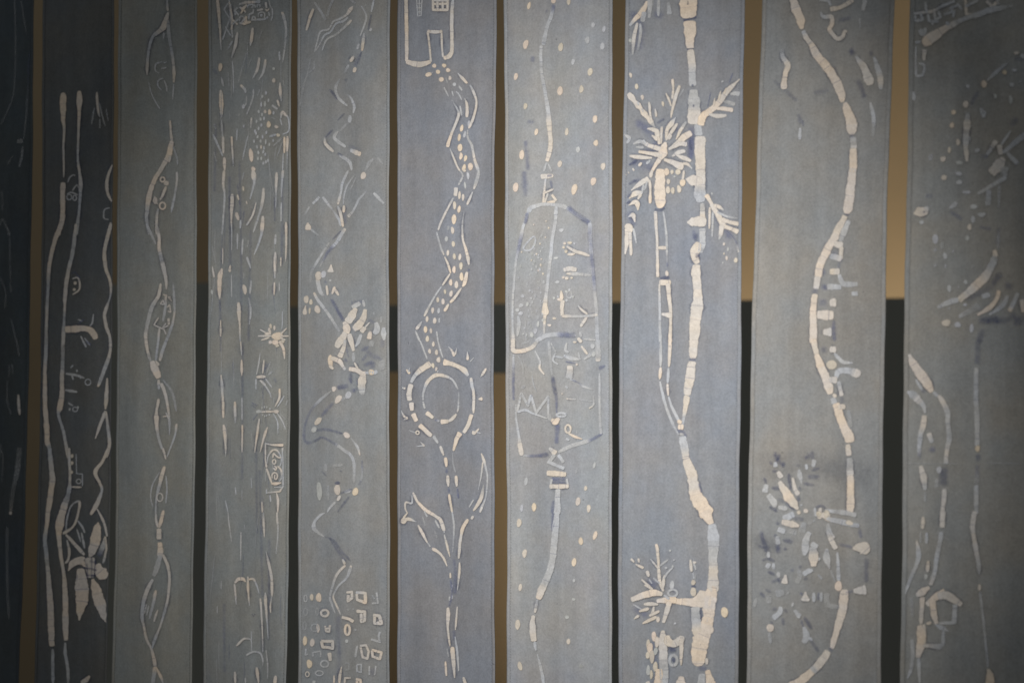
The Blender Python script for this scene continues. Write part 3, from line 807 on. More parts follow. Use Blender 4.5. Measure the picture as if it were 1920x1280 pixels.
s m8 403,38,5,p 430,70,12,m 445,108,27,c|468,48,5,p 452,98,18,m|545,75,5,p 548,137,22,c|597,118,4,p 565,152,6|687,202,16,c 662,240,18,m 643,268,5,p|88,210,12,m 112,240,20,c|112,198,5,p 104,230,14|55,345,10,p 80,352,16,m|628,432,10,m 656,430,28,c|48,518,4,p 72,560,14,m 92,575,16 64,588,4,p|108,665,5,p 145,680,10 165,685|598,678,34,m 588,695,20|632,652,10,m 608,680,18|648,690,5,p 618,680,16|162,787,4,p 200,782,8 222,780,26,m|193,752,4,p 215,775,14,m
r m8,12,12 171,683
# leaf_drawing
s m12 650,838 668,890,20 685,950,13,p 696,1020,10 685,1160,10 650,1250,18,m 640,1280|660,905,14,m 650,1000,10,p 628,1112,5|668,1075,14,f 645,1180,26,m 590,1268,18|592,1185,10,p 558,1242
# tulip_drawing
s m20 138,1132 165,1190,16 190,1220,20,c 230,1260,26 258,1285,26|130,1150,8,p 128,1210,12 85,1205,12,m 80,1250,11 95,1285,10
@ 740 960 4
s m10 98,0 70,40,16 64,68,32 100,50,24 165,72,8,p|235,-15,30,c 270,5,24 312,32,20,m 345,60,27 367,125,28 372,152,12,p|372,165,10,p 395,260,15,m 415,335,8|175,95,14,m 205,150,22,c 247,230,13,m|245,225,12,p 268,258|285,272,32,c 330,300,19,m 365,340,14 394,405,8|210,30,9,f 230,105|300,140,10,f 320,192|305,60,14,p 335,118|222,-10,10,p 245,35
s p14 432,-5 445,100,12 440,240,10,f 435,300,8
s m20 575,50,18 590,28,18|548,55,32,c 515,110,25 495,190,19,m 480,345,17|486,375,14,m 485,450,17 470,585,6,p
s m12 417,450 418,492,14|432,540,10,p 428,580|413,630,11,p 411,665|433,620,10,p 433,650
s b14 418,505 430,600 408,705,16
w b40 445,350 455,480 450,620|440,880 450,960
s c24 400,715 402,780,27 398,860,17,m 415,1005,12|432,1012,34,c 440,1100,27,m 450,1240,12|470,705,10,m 460,820,13 455,882,8|453,930,9,p 470,1050,16 480,1190,10|381,1115,15,c 388,1225,15|393,1020,8,f 405,1085|515,1235,20,m 532,1285,26
P 6
@ 940 0 4
# floating_fleck_drawing
o c13,28,8 207,45 183,335,20,34 109,575,15,28 180,797,14,24,m 262,990,13,27 153,1162,19,36 445,355,18,34,m 440,683,22,33 538,465,14,24,p 688,190,15,20,p 645,302,19,27,p 770,220,13,24,p 758,348,17,28,p 666,540,18,31,m 600,670,17,28,m 702,893,18,28 490,990,14,28,m 709,1073,16,25 575,1123,15,24,p 438,1230,17,26,m 763,1248,17,28,m 505,15,14,24,m 390,8,18,20,c 560,-20,10,15
w b46 180,1050 200,1280|240,420 230,470|190,910 250,920|330,80 350,90
# kite_line_drawing
s b24 393,38 375,120,27,p 345,200,26 315,335,30|300,345,22,p 297,450,22 305,560,24 330,700,24 350,820,30 358,930,36,m 367,1020,31 365,1120,31 343,1208,26,c
s p10 340,1220 318,1285,15|348,1222 378,1285,13
@ 940 320 4
# floating_fleck_drawing
o c22,34,12 107,125 547,140,22,40 690,80,20,32
# paper_kite_drawing
w b60 170,0 180,200
a m34 300,45 345,42 388,38,22|345,40,16,b 380,36
a p12 332,60 322,165,15,m|325,168,14,m 392,138,12|350,170,12 322,245,15,m|345,245,24,c 402,230,20,m|378,180,16,m 412,225,18|320,160,16,m 316,245
s b18 370,75 378,130,14
s p26 485,275 600,352 662,392 668,520,24 680,680 700,900,20|205,300,20 160,440 110,680,16
s p38 208,305 225,278,32 300,255,26 400,255,22 485,275,34|500,275,34,b 600,352,34,d 662,392,34,b|662,395,28,p 665,500,32,b 672,570,28 680,680,26 695,830,24 705,950,20,p 715,1080,24 722,1285,30
s b24 195,315 180,400,24|160,440,26,p 135,560,26,b 110,680,17,p 95,850,15 85,1000,15 85,1180,15 90,1280,30,m
s p26 412,270 405,380,25 385,500,23 370,640,23 350,820,21 338,930,24 330,1000,32,m 328,1060,52 325,1105,20 320,1240,13,p
s p26 400,1230 480,1228 560,1235
s p28 260,1275 330,1240,32 400,1228,32 460,1230,36,b 555,1235,36,d
# kite_leaf_drawing
s p11 240,495 256,530 225,590 180,598 172,568 240,495
# star_speck_drawing
o m6,7,0 243,405 335,378 355,430,7,8 330,500 290,548 263,625,7,9 300,663 295,707,7,11 278,747,7,9 312,773,7,9 152,610 225,672
o f8,13,0 230,625 190,660 145,715 130,800 195,850 285,835 280,880 232,910 160,940,14,14,p 255,940 125,970 230,985,10,13,p 195,1000,11,17,p 148,1010,18,16,p 120,1045,15,14,p 145,1070,18,15,p 265,1050 275,1100,10,17 275,1150,10,22,p 220,1165 255,1203,13,20,p 228,1230,14,22,p 450,447,18,14,p 410,655,16,9,p 420,835,18,11,p 395,955,10,10,p 397,1107,15,9,m 360,1158,15,9,m
s p20 125,1090 132,1150,26 120,1240,20
s f8 185,1120 180,1200 190,1280
# forked_flower_drawing
s m18 492,568 550,602,24 660,637,22
o m11,11,0 475,545 512,541,18,11 548,547,7,9,p 467,575 485,605,13,12 525,627,28,11
s m26 470,745 515,735,36 562,742,28
s m16 490,772 560,775,24,p 672,785,17
o m11,11,0 465,800 490,806,14,13 527,803,10,9
# branching_hand_drawing
s m14 448,900 452,950,30,c 442,975,30|462,975,30,m 455,1030,26 457,1085,26|455,1090,24,m 560,1092,18,p 640,1090,18 720,1080,24,m|575,1010,12,p 600,1040,16,m 645,1075,18|642,1095,20,m 595,1168,22
r p9,20,26 510,930
o p9,10,0 485,905 512,893 537,945 490,972 430,965,11,11,m 425,945,7,9
s p18 590,1208 600,1245|575,1255,26,m 600,1285|620,1262,12,p 705,1270
@ 940 640 4
# paper_kite_drawing
s m28 88,-10 92,65,34 160,70,30,c 230,42,26,m 272,-5,22,p
s f14 150,20 210,0
s p16 92,100 90,300,18,b 92,440,18|110,470,10,p 112,580,15 130,700,17 140,780,32,m 152,848,40|165,855,16,p 250,857,20,b 355,848,36,d|360,800,20,p 405,835,46,m|430,828,22,p 520,785,28 630,750,26 690,728,20,b 757,690,18|725,-5,36,p 725,90,38 725,145,32,m|732,205,30,b 780,180,14|737,240,14,p 738,500,15 747,692,20
s p20 355,0 370,150,17,f 380,250,16|383,262,26,d 400,370,28 412,430,18,b 415,540,10|422,620,32,b 412,765,26
# squiggle_drawing
s p10 253,70 290,150,13 288,200,14,m 322,248,14|230,250,7,f 240,310 265,382
s f10 130,110 160,180 165,260|150,350,20,f 180,330
# lantern_figure_drawing
s p14 490,10 483,65,20 505,80|405,90,13 388,140 425,172|400,112,13 462,122|470,105,22 520,125,26 585,135,20|600,35,18,m 645,95,19|645,105,14,p 690,90 620,135|578,80,12 592,140|370,10,10 410,80
o p16,20,0 685,35 692,95,15,20
s m42 517,188 510,270,54,p
s p14 515,282 570,305,9,b 620,338,16,p 690,362,9,f
s b12 480,150 560,165,10
s p11 480,335 500,350|450,392,12,m 460,392|485,428,10,m 560,435,12,p|690,405,12,p 692,470 658,502,12,m|580,435,9,f 680,452
o m9,9,0 565,172 550,5,14,8
# paper_crown_drawing
a p14 118,530 150,390,18 200,480 222,405 262,535,15 350,415,18 355,575,14 395,610,14
s p20 122,528 180,513,18 240,540,13 345,578,8
s m18 375,580 402,602,46,c 432,575,22
r p14,34,14 450,550
s f20 360,545 372,590
# key_drawing
r m12,20,30 500,655
s m16 505,690 550,712,17,c 607,732,8
s p14 485,728 510,740|562,665,7,f 572,690
# bow_tail_drawing
a p26 398,850 350,912,26|350,900,24 470,952,22|430,850,24 467,905,24
a m34 345,985 400,988,40 482,995,30
a b20 375,1030 480,1030|380,1050 480,1055,16
a p14 490,1030 502,1080|378,1030 370,1080
a m30 365,1085 430,1085,32 502,1083,30
s p34 425,1110 420,1285,46
s b24 392,1190 380,1285,22
# floating_fleck_drawing
o m14,30,8 185,1048,14,31,p 245,1240,17,33,c 153,1248,13,25,p 575,1198,18,33 655,1250,15,29 697,928,11,23,p 632,1100,13,18 560,975,9,17,f
@ 940 960 4
# bow_tail_drawing
s b18 388,0 382,140
s p36 420,-5 410,100,46 400,200,46 390,310,48 365,430,48 330,520,50 308,570,56,m 278,645,38,c|270,655,20,p 252,750,22,m|240,775,26,m 233,860,44 243,960,44|250,970,24,p 260,1035,14|270,1060,8,p 295,1160,20 318,1285,26
# floating_fleck_drawing
o m18,33,8 133,78 174,307,17,32 142,562,14,27 122,840,19,39 140,1152,17,35,-8 596,215,18,28,c 703,172,16,33,c 545,373,17,33,c 545,510,10,13,p 542,652,15,10,p 492,785,15,15,p 503,967,15,22 597,1152,14,14,f
P 7
@ 1150 0 4
# tall_trunk_drawing
a c124 558,-10 560,60,118 570,130,104
a d22 523,157 622,126
a c92 573,165 575,230,84 575,300,66 577,360,50
a d7 550,372 602,364
s m46 578,380 586,450,56 592,560,52,p 598,640,50|605,680,62,p 605,780,90 602,850,92,m 597,925,76|634,940,54,p 640,1010,58|650,1030,74,m 650,1120,76 656,1285,66
o d9,9,0 594,642 602,795,7,11
s b44 585,950 585,1100 580,1200
# side_frond_drawing
# hanging_frond_drawing
w b90 130,80 200,200 180,380|300,100 380,130
s c24 257,15 212,95,42 168,140,32 122,195,14,p|180,175,22,m 155,280,26 145,410,18,p|200,180,20,p 205,240 183,385,16,f|232,95,32,p 220,160|275,0,36,p 270,135,20|340,0,24,p 338,122,20|415,20,20,f 420,105,34,p|300,0,12,f 290,60
o p12,14,0 127,305
# palm_crown_drawing
w b110 160,900 330,1050 240,1180|420,900 520,1000|130,1200 320,1270|580,1000 580,1180
o m11,20,-10 130,565 174,650,13,22 217,730,12,19 372,780,10,20 320,855,9,24
@ 1150 320 4
s c62 352,-5 350,60,72 350,150,76 352,230,76 346,275,40
s d18 310,288 345,298 385,278
w b80 170,60 230,140|110,300 160,420
# palm_crown_drawing
@ 1162 131 3.586
s m26 58,162,26 78,185,40 100,215,26 125,240,38 145,265,22 165,295,36 188,322,24 208,348,32 238,390,8,p|197,218,18 205,300,13 214,345,18|238,262,9 246,310,16|120,215,9,p 130,240|150,260,9,p 160,285
s m16 355,65,22,c 360,130,12,m 354,195,18|310,158,10 330,200,13 346,245,14|402,108,24 375,185,20 352,280,15 344,325,7|432,128,8,f 402,180
s m20 185,396,8 225,402,24 250,420,30 252,465,34|215,440,10 255,470,30|283,384,20 280,440,14 276,495,22|378,318,7,p 345,365,32,m 318,405,24 310,470,12|387,362,20 350,415,20 312,475,16|446,352,22,p 410,405,20,m 378,470,9|478,425,34,c 430,455,40 385,500,32,m 330,535,14|448,502,30 405,498,26 365,518,20|438,548,28 395,556,26 352,582,12|478,612,24 425,592,26 378,572,12|298,603,16 360,625,34 410,648,52 425,650,30|490,668,6,p 455,635,20,m 425,632,22|330,470,12 345,440,20|265,500,20 262,450,14
s c40 310,488,16 300,520,40 290,560,62 268,600,34 240,640,22 205,705,14
s m24 92,500,10,p 140,482,22 200,510,26,m 280,535,36|108,520,8,p 160,522,18|128,550,18 190,560,24 280,575,30|68,580,20 140,588,26 218,592,16|28,433,10,p 70,462,26|48,492,18,p 72,462|205,608,16,p 180,632|148,625,14 128,645,20|95,668,20 88,672|62,690,14 58,693|46,704,9 43,707|160,470,8,p 175,495
s m22 218,675,18 208,722,22|190,735,40 140,762,30 76,812,7|202,742,18 206,820,13 204,870,20,c 205,895,26|62,866,7 105,832,36 150,828,22|140,838,24 122,872,12|58,912,7 102,890,30 118,905,34 122,945,10|56,990,8,p 88,978,28,m 103,1025,9|40,1045,24 60,1065,56 52,1130,36 37,1240,9|68,1095,26 74,1180,18 76,1245,22|92,1065,16,p 112,1165,9|160,770,12,p 150,830|185,750,14,p 165,810
s d16 60,770 110,740|50,860 80,830|45,900 70,880|250,360 300,330|470,470 480,540|60,640 120,610
# side_frond_drawing
s c44 545,368,42 558,318,46 590,288,40|575,302,36 640,248,38 690,188,36,m 735,132,30 808,62,7|598,298,20,m 660,312,26 716,306,22|655,262,18 700,262,24 758,272,28|695,212,16,p 735,220,24 772,232,30|745,165,14,p 780,160,28 802,165,36
s p12 630,245,14,m 640,190,6|665,205,16,m 680,140,6|700,165,14,m 716,120,5|690,75,16 694,82|590,250,7,b 612,150,6|735,90,6,b 760,20
s m24 583,843,30,c 610,888,20,m 632,930,28 680,1010,38 700,1055,34|636,912,28 665,920,26 700,945,10,p|655,955,14,p 720,985,12 795,1000,7,f|690,1008,28 745,1025,24 795,1036,28|700,1052,26 750,1068,26 793,1088,34|686,1050,36 680,1095,28 668,1140,10,p|606,925,16 602,1068,13|627,955,14,p 622,1125,9|730,1090,7,b 780,1150 800,1225,14,m
@ 1150 320 4
# palm_fruit_drawing
o m15,24,0 413,82,14,20 410,145,17,27 445,150,14,26 493,138,17,28 520,90,21,29,c 400,10,20,26,c 440,10,13,16 485,10,20,22 460,45,8,8,p
s m16 530,0 520,70,18
# ladder_trunk_drawing
a m22 315,308 320,400,20 328,500,17 330,640,18 333,795,24,c|375,305,11,p 388,380,13 400,500,15 402,600,13 405,720,9,b
o m13,22,0 402,772
a m20 338,580 392,577,26
s d20 345,808 420,798,22
a m36 350,838 425,838,40
a m13 345,850 348,1000,17,p 353,1285,20|410,850,34,m 420,960,26 432,1080,18 428,1200,24 425,1285,27,c
a m16 362,1075 432,1085,46
# tall_trunk_drawing
s m66 655,-5 656,90,64 648,175,84,p 656,230,56|668,250,34,p 670,330,36,m 671,380,44|668,440,48,p 668,540,46 652,610,34|640,545,40,m 617,590,72 612,650,48 632,692,36|622,712,56,m 622,775,78 626,810,60 630,880,62 630,960,68 626,1040,88 615,1120,82 608,1220,72 604,1285,66
s m14 545,65 595,72,78 660,80,56|553,388,12 595,385,64 650,383,78 690,388,50
s d36 618,470 622,530,26|632,620,30 628,655,24
w b40 600,440 610,520
# side_frond_drawing
w b90 760,300 830,420 880,520
o m10,14,0 830,550,8,12 860,590,7,14,p 830,622,6,9 850,655,10,17 918,672,14,19 822,690,5,6,p 740,172,6,8,p
@ 1150 640 4
# ladder_trunk_drawing
s p18 357,-5 355,185,20|355,195,24,c 350,260,20 347,285,10,m|350,300,13,p 365,370,18 400,500,20 440,600,20 490,700,12|425,-5,27,c 422,100,24,m 416,190,16|415,200,18,p 408,310,22|405,318,20,c 412,405,15|415,412,14,p 440,490,20 495,600,26
o c17,17,0 497,602
s c36 490,640 520,642,42
# tall_trunk_drawing
s m66 605,-5 600,80,62 595,125,36
s b24 568,138 618,135
s m58 590,155 580,230,66 566,320,62 555,395,50|556,412,36,m 550,430,42 540,500,32 525,590,18,p 515,640,26
s b24 470,665 520,680 545,720|500,690,14,p 530,700
s p46 518,715 530,780,62 545,870,52,m|548,880,46,m 565,930,70 590,1000,74 605,1090,80 627,1170,92,c 672,1240,104 705,1300,106
s b20 640,1060 660,1130,16
@ 1150 960 4
s c100 690,-5 715,50,64 735,85,36
s p60 740,95 752,200,84 748,330,66 748,450,68,m 745,540,80 745,590,80
s c60 745,560 725,640,100 718,740,90 712,820,76
s c40 450,660 520,668,44 580,672,58 630,668,90 680,650,130 720,630,100
s c80 712,790 690,880,104 660,960,120 645,1040,112 640,1110,100 640,1145,50
s p62 615,715 620,800,68 635,890,84,m 645,950,60
s d14 657,730 660,840,20 668,862,12
o d5,5,0 665,862
a d5 630,990 690,992
s p44 665,1215 660,1285,60|708,1185,34,c 730,1285,72|700,1095,26,m 700,1140,20
s b30 640,1165 700,1170
# falling_seed_drawing
o c26,40,0 834,748
# banded_post_drawing
s m18 578,355 585,430,24 590,440|598,365,16,p 620,430,12|600,375 622,375,10
o m16,22,0 600,525,18,20 600,595,22,34
s d14 582,552 620,556
s p10 598,450 605,500|615,460,f 612,520
# bare_tree_drawing
w b90 240,500 330,560|140,700 260,780|470,560 440,600
s c28 323,240 332,300,20,m 340,400,16 342,450,20 350,520,20 375,590,22|383,470,16,m 370,565,26|278,348,10,p 335,420,13,m|410,355,13,p 345,405|450,410,9,p 405,455,13 380,500|300,490,12,p 350,535|133,348,20,m 158,375,9|188,345,14,m 192,375|168,388,12,m 225,415,24|252,440,26,m 265,480,22|212,503,14,m 285,565,12|235,543,16,m 295,575|268,500,10,p 292,535
o p9,8,0 425,286 455,356,8,6 395,415,11,9 445,405,7,9
o p17,34,10 440,545
r p14,34,26 445,605
s m32 138,655 200,630,44,c 290,602,50 365,612,30,m|328,665,28,c 400,655,42 465,655,46|230,688,22,m 290,685,28 335,690,18|150,690,10,p 220,732|192,742,14,m 265,720,24|305,705,16,m 290,765,22|155,800,9,m 190,772,22|220,832,18,m 322,782,26|345,740,22,m 270,775,20|420,675,40,c 400,740,34,m 375,825,24|380,620,16,p 420,650,20
o m14,22,0 335,802 463,832,9,8,p
# castle_tower_drawing
w b70 290,960 320,1150
o m18,40,0 305,930,19,36,c 262,990,15,40 275,1020,22,44,c 258,1070,16,26 290,1080,18,50 328,970,18,42 318,1040,15,30,p 315,1155,17,38 262,1185,16,38,p 285,1215,12,34
s c46 342,1180 340,1230,52 335,1285,64|255,1270,30,m 265,1290
s m30 372,888 372,960,56 375,1060,66 378,1200,64,p 385,1285,50
s m30 405,925 415,970,60 460,985,54 505,950,50 512,930,34
s m32 512,940 510,1010,30 508,1145,14
s d40 415,1030 470,1025,30
r p20,28,38 450,1108
o d14,18,0 452,1104
s c40 510,1235 505,1290,80
P 8
@ 1400 0 4
# broad_river_drawing
s c52 343,-10 375,80,66 403,150,62 415,215,30
s p30 425,235 450,290,36,m 490,340,42
s c42 485,335 530,420,58 590,490,62 640,560,64 688,650,66 712,720,56 715,765,30
s c34 738,775 755,830,60 783,900,76 788,970,72 790,1005,40
s b36 775,1015 805,1020
s p44 798,1035 802,1110,46,m|800,1120,46,c 798,1285,52
# splash_mark_drawing
s p24 265,375,f 272,430,32,p 307,490,40,m 290,560,34,c 280,640,44 280,665,34
s d28 390,855 405,930,26,b
s p20 402,960 398,1045,26
s b12 420,900 425,950
# coiling_worm_drawing
s p16 557,92 575,128,26 632,130,32,m 640,180,30,c 622,220,28 640,250,26,m 680,292,30 720,275,30 735,238,24 755,240,12
s m40 632,70 700,58,28 795,5,34
s p16 545,5 612,8,20 630,45|888,5,32,p 870,80,26|848,140,14,p 852,220,11,f
s d26 690,158 780,135,30
# falling_drop_drawing
s d40 775,370 805,412,34|920,400,38 945,408,32|835,600,36 885,735,34
s b24 820,425,24,p 880,510,52,m 912,590,74 925,632,50
s p22 955,430 985,520,40 1003,600,46,m 1005,670,26,p
s p22 928,770 952,880,30 948,1025,20,f
s d20 960,945 970,955
w d46 500,700 620,680|200,600 380,760
@ 1400 320 4
# broad_river_drawing
s c56 795,-10 785,100,66 772,200,74 757,280,66 750,318,40
s d16 725,330 770,333
s m44 738,345 690,430,50 652,515,54,c 590,620,56 550,710,60 535,790,50
s m46 530,800 520,880,46
s b40 515,885 512,925
s m42 510,930 500,1040,46,c 500,1150,52 500,1285,52
# ladder_rung_drawing
w b60 640,600 720,690|560,760 600,760|560,870 620,880|540,990 600,985|550,1210 570,1210|655,1130 655,1280
s p34 765,380 730,460,42 705,530,28
s m46 665,550 715,560|710,575,30 705,660,28
s p40 630,640 705,662,44,m
s b22 690,690 692,735
s m42 630,755 690,757,48|560,870,36,b 600,870|610,870,42,p 705,872,36|545,990,52,b 600,990|630,990,52,m 665,990,58
s p24 695,780 715,835,36 745,852,38 830,850,30|790,922,26 830,920,34
s c60 535,1080 600,1085,74 645,1085,62
s m40 580,1210 630,1212,66
s b22 655,1120 650,1180 660,1280
@ 1400 640 4
# broad_river_drawing
s c44 503,-10 510,40,40,m 525,90,38
s c40 525,100 550,170,54 582,250,64 612,330,62 628,388,40
s p34 650,425 658,460,44
s c56 670,470 700,560,58 728,640,62,c 765,710,78 772,750,62
s m36 760,775 768,850,38,c
s p44 770,880 778,1000,50,m
s c50 778,1010 778,1140,54 778,1220,60 775,1278,44
# ladder_rung_drawing
s d46 560,60 600,60
s m44 630,58 665,60,48
s p24 660,90 690,125,26 730,155,26 795,160,14
o m40,34,0 637,175
s p28 672,270 690,225,40 760,220,42 825,240,62,m 845,250,44
s m40 625,285 672,288,52|690,300,26,p 712,405,28,m|650,395,24 668,415,28
s d44 700,440 725,440
s m38 690,490 735,490,36
s f24 765,520 780,640,30
# palm_blossom_drawing
w e340 90,930 480,920 980,1040
@ 1400 830 7.11
w d90 380,130 420,240 500,300|560,400 590,620|860,130 800,220|300,850 420,900
s d34 380,110 392,200 430,235,44|445,150 400,230|300,250 345,285|490,250,40 490,330|560,400,24 565,520 600,640|340,380 405,370|230,460 262,545|330,600,44 450,605|410,740,44 520,800 645,905,22|690,280,44 690,315|770,180 805,212|870,115,44 880,225|860,365 965,340|815,450,50 965,455|755,540,50 905,565,36|300,850 405,915|390,1060 435,1085|640,1000,50 755,1025|905,865 1000,840 1055,880|700,580,26 722,645|690,700,40 690,780
s p36 380,258 384,312,64|792,285 802,352,40|900,232,60 888,315,40|698,360,50 712,440,60 735,545,20|265,560,56 240,648,76|290,700,76 360,785,88 375,852,40|425,860,46 500,868,60 545,880,26|620,945,80 500,1010,84|425,1150,70,p 505,1180|560,1175,60,f 660,1200|722,820,34,p 735,835|910,868,36 922,975,40|840,1055,50,f 850,1080|895,1030,30,f 905,1045|765,1070,70,f 740,1180,90|835,1195,60,p 795,1275|1085,1075,36,p 1100,1170,60 1160,1265,50,m
s m56 420,388 460,455,66|440,520,60 500,620,90,m 560,720,130,c 620,800,104,m 685,882,34|612,465,34 640,600,50 685,685,66|478,1050,70 600,1080,84 695,1105,40|985,868,44 972,1005,54|1040,925,56,c 1065,990,76 1125,1025,50
o m28,28,0 695,925 788,905,32,30
@ 1400 980 7.11
w d110 190,120 260,330 300,450|400,260 430,420|520,200 620,280
w e300 40,260 420,300
s d38 190,105 212,220,50 262,330|370,150 392,185|480,220,44 610,262|410,285,50 420,385,56|490,340 535,352|300,315 235,375|150,300 240,335|205,500 290,478 375,515|330,790 425,750 440,805|275,640 380,695|180,920 240,990|245,880,30 330,925|340,1150 405,1135|500,1140 545,1195|690,595 735,575|755,745 815,740|590,620,b 620,640
s p50 410,180 420,275,60|290,385,40 292,455,50|268,555,60 300,575,76|360,540,40 362,612,44|420,660,50 432,722,40|400,940,90,f 490,922,70|545,930,50,f 555,940|122,1005,40,f 108,1115|300,975,66,f 300,1060|605,1085,56,p 620,1090|452,1120,56 440,1190,60 360,1262,76|640,1160,40 705,1245,60|822,135,50 790,240,88 780,340,94 770,425,44|870,272,60 935,318,66|968,465,40 955,495|1070,345,44 1068,470,90 1112,610,20|690,640,60,f 715,700 668,795|760,682,60 830,640,64 885,632,30|950,690,36,f 1005,745
s m30 520,690 503,795,86|880,330,84,p 892,450,126,m 890,565,80,c|1080,105,46,p 1130,230,60,m 1192,335,66
@ 1400 960 4
# plank_drawing
s p24 515,10 550,20,34,m 600,25,50 620,50,30,p 720,75,38 840,102,30
s p26 590,-15,20 720,0,34 820,20,30
o m28,18,10 770,78 540,10,20,20 600,10,20,30
# roof_mark_drawing
s b22 845,120 858,190
s m26 800,270 845,262,70 878,270,100 905,300,50
s d30 900,345 895,525
s m30 805,590 855,585,56 890,580,84
s b20 690,240 790,260|740,600,b 800,590
# broad_river_drawing
s p20 680,300 692,520,26|630,430,14,f 665,520
o c27,40,0 688,552
s m20 720,590 730,620
s c50 735,585 730,640,66 715,740,62 690,830,52 660,940,46 640,1015,34
s b34 622,1030 640,1020
s m50 610,1045 540,1140,62 500,1180,56,p 480,1200,52,c 420,1250,62 330,1305,64
# tooth_mark_drawing
s m12 440,595 440,655,60|410,650,24 470,655
s p24 503,603 505,668|558,603,24 560,668
s f36 600,612 612,690,40 690,712,30
s b16 400,600 420,620|540,600 535,660
# palm_blossom_drawing
o m29,30,0 177,865
s d22 180,815 190,840|270,790 275,850,18
s f24 170,900 180,980
s p24 370,745 395,790,26|405,800,16,b 425,860|430,860,26,p 450,930,50 430,975,36|470,940,20 490,960
s d26 430,785 490,875|475,950 540,1045
P 9
@ 1660 0 4
# net_mesh_drawing
a p20 215,105 360,85,24,m 420,50,20,p 520,10|300,20 312,100|225,160 280,150 265,105|365,70,22,m 375,150,20,p 412,130 400,90|320,110 330,160 400,165|440,110 500,90 490,60 550,40|515,80 510,130|540,30 575,75|600,0,22,m 608,108,20 655,115|600,50 695,5|760,10,22,m 800,50 850,5|840,0 850,35
s p22 345,175 360,185|225,120 225,160
# arch_drawing
s c30 300,345 315,310,80 370,270,74 430,228,54 500,190,42,m 600,140,30,p 700,110,42 800,72,46 960,45,16,f
s m38 295,378 288,452,24
s p16 455,165 475,185,34
# lace_edge_drawing
s p30 260,225 280,250,44 305,215,24|225,320,18 265,315|230,350,14 228,450,12 230,570,22|250,478,18 290,490 282,560 230,572,22|213,690,20 215,750,30
# dotted_arc_drawing
w b40 700,680 640,790|960,440 1030,450
s p26 968,400,m 1000,395|1020,415,30 1045,430
s f16 920,470 870,510,24,p 820,550,26 765,605,18
o m22,26,0 740,632,23,27,c
o c16,18,0 895,543,17,17 620,648,15,15,p 603,783,23,25,m 512,843,17,19 500,940,19,21 545,1067,16,25,m 480,1125,14,23,m 433,1193,21,21,m 967,527,19,12,p 948,635,19,17,p 1012,615,14,12,f 825,722,13,19,p 940,750,16,32,p 475,1035,12,14,f 555,1220,27,16,p 688,1128,21,15,p 340,1180,20,24,f 630,1045,12,24,f 643,945,10,10,f
s p22 715,815 735,850,44 748,835,24|735,850,36 738,880,24
s p28 620,850 612,940,50,m 603,1050,38,p 608,1150,34,m 613,1210,18
# crane_drawing
s p24 762,1160 830,1060,36,m|855,1090,34,m 865,1155,36|870,1085,20,p 940,980,18|885,1145,26,p 1050,1005,44|915,1150,26,p 990,1225,34
s m40 885,1190 850,1240,84 790,1290,50
s b40 940,940 990,890|720,1180 770,1170,20
@ 1660 320 4
s p70 890,-20 900,40,36|840,0,30,m 810,40,18|905,50,28,p 800,110,30 695,172,20|775,150,34,p 770,255,38|855,110,26,f 850,280,18
w b50 850,420 840,560|700,420 800,440|300,190 360,190|480,300 580,370
s f20 850,470 845,590
# dotted_arc_drawing
o p20,18,0 440,52,21,21,m 550,22,26,15 555,87,24,18 610,162,30,14 663,270,29,18 722,330,30,18 657,365,18,26 631,422,17,23,m 615,505,17,20 375,512,22,36 425,560,15,28,f 375,595,12,16,f 448,640,17,25 375,710,13,15,f 452,715,10,14,f 510,605,9,12,f 480,883,16,27 602,835,15,17 655,720,9,10,f 550,875,9,10,f 457,1140,34,26,m 543,1155,25,21 648,1180,17,32 272,387,19,15 598,1005,16,10 478,1033,12,8,f
s p14 480,280 510,262,34 530,240
# eye_leaf_drawing
s m18 215,322 255,310,72 290,300,66 320,275,24,p
o d9,9,0 292,310
# feathered_tail_drawing
w d70 870,760 800,860 600,980|700,1110 900,1120 980,1060
s c28 820,598 826,640,44,m
s p44 820,650 800,700,52 760,780,62,m 690,855,62,c 620,915,54,m 555,970,42
s p36 545,970 480,985,40 395,1025,24
s m30 852,900,c 835,960,30 780,1030,36 690,1080,18
s p26 915,940 880,1010,36 780,1080,14
s p28 993,920 960,1000,32 930,1050,32,c
s m34 1025,970 1038,1055,40,c
s p36 730,945 780,930
s p26 555,1095 620,1060,40,f 700,1015,50
s d50 930,840 920,890|980,1090 990,1160|1030,1090 1040,1150|860,1115 700,1130,40|860,770 800,850,30|730,1190,40 700,1285,44
o m10,8,0 557,970
@ 1660 640 4
# curling_stem_drawing
s m20 178,98 210,165,54,c 260,235,72 310,305,70 348,375,34
s p26 360,380 395,410,24
s m24 400,405 430,450,36 465,530,38,p 470,620,32 480,720,36 460,830,32,m 453,912,30,p
s d54 435,935 436,1085
s m34 443,1108 440,1180,32 428,1285,27
s p18 228,285 278,365,22
s b20 275,360 295,385
s p16 165,375 208,400,56 240,430,50,m 285,480,36,p 300,535,16
s m36 292,558 285,620,42 262,715,32,p 255,800,28 258,880,20,b
s m30 265,935 285,1010,46 300,1110,26,p|300,1130,18,f 300,1200
s m38 328,690 350,755,30,p
s b38 355,790 350,830
o p19,28,0 403,960
s f28 385,1030 382,1090
# tall_line_drawing
s d38 697,-5 692,60,36 688,170,34,b
s p32 683,200 680,400,34 688,580,36 690,780,34
o c18,25,0 692,802
s d34 697,845 697,900
s b34 690,930 685,1060,f
s p32 683,1080 683,1285
# cloth_crease_mark
s f4 150,912 560,918|760,912 1040,914
@ 1660 960 4
# curling_stem_drawing
s m40 432,-5 428,110,36|420,150,32,p 410,220,32 385,340,30 370,450,30 340,540,30,m
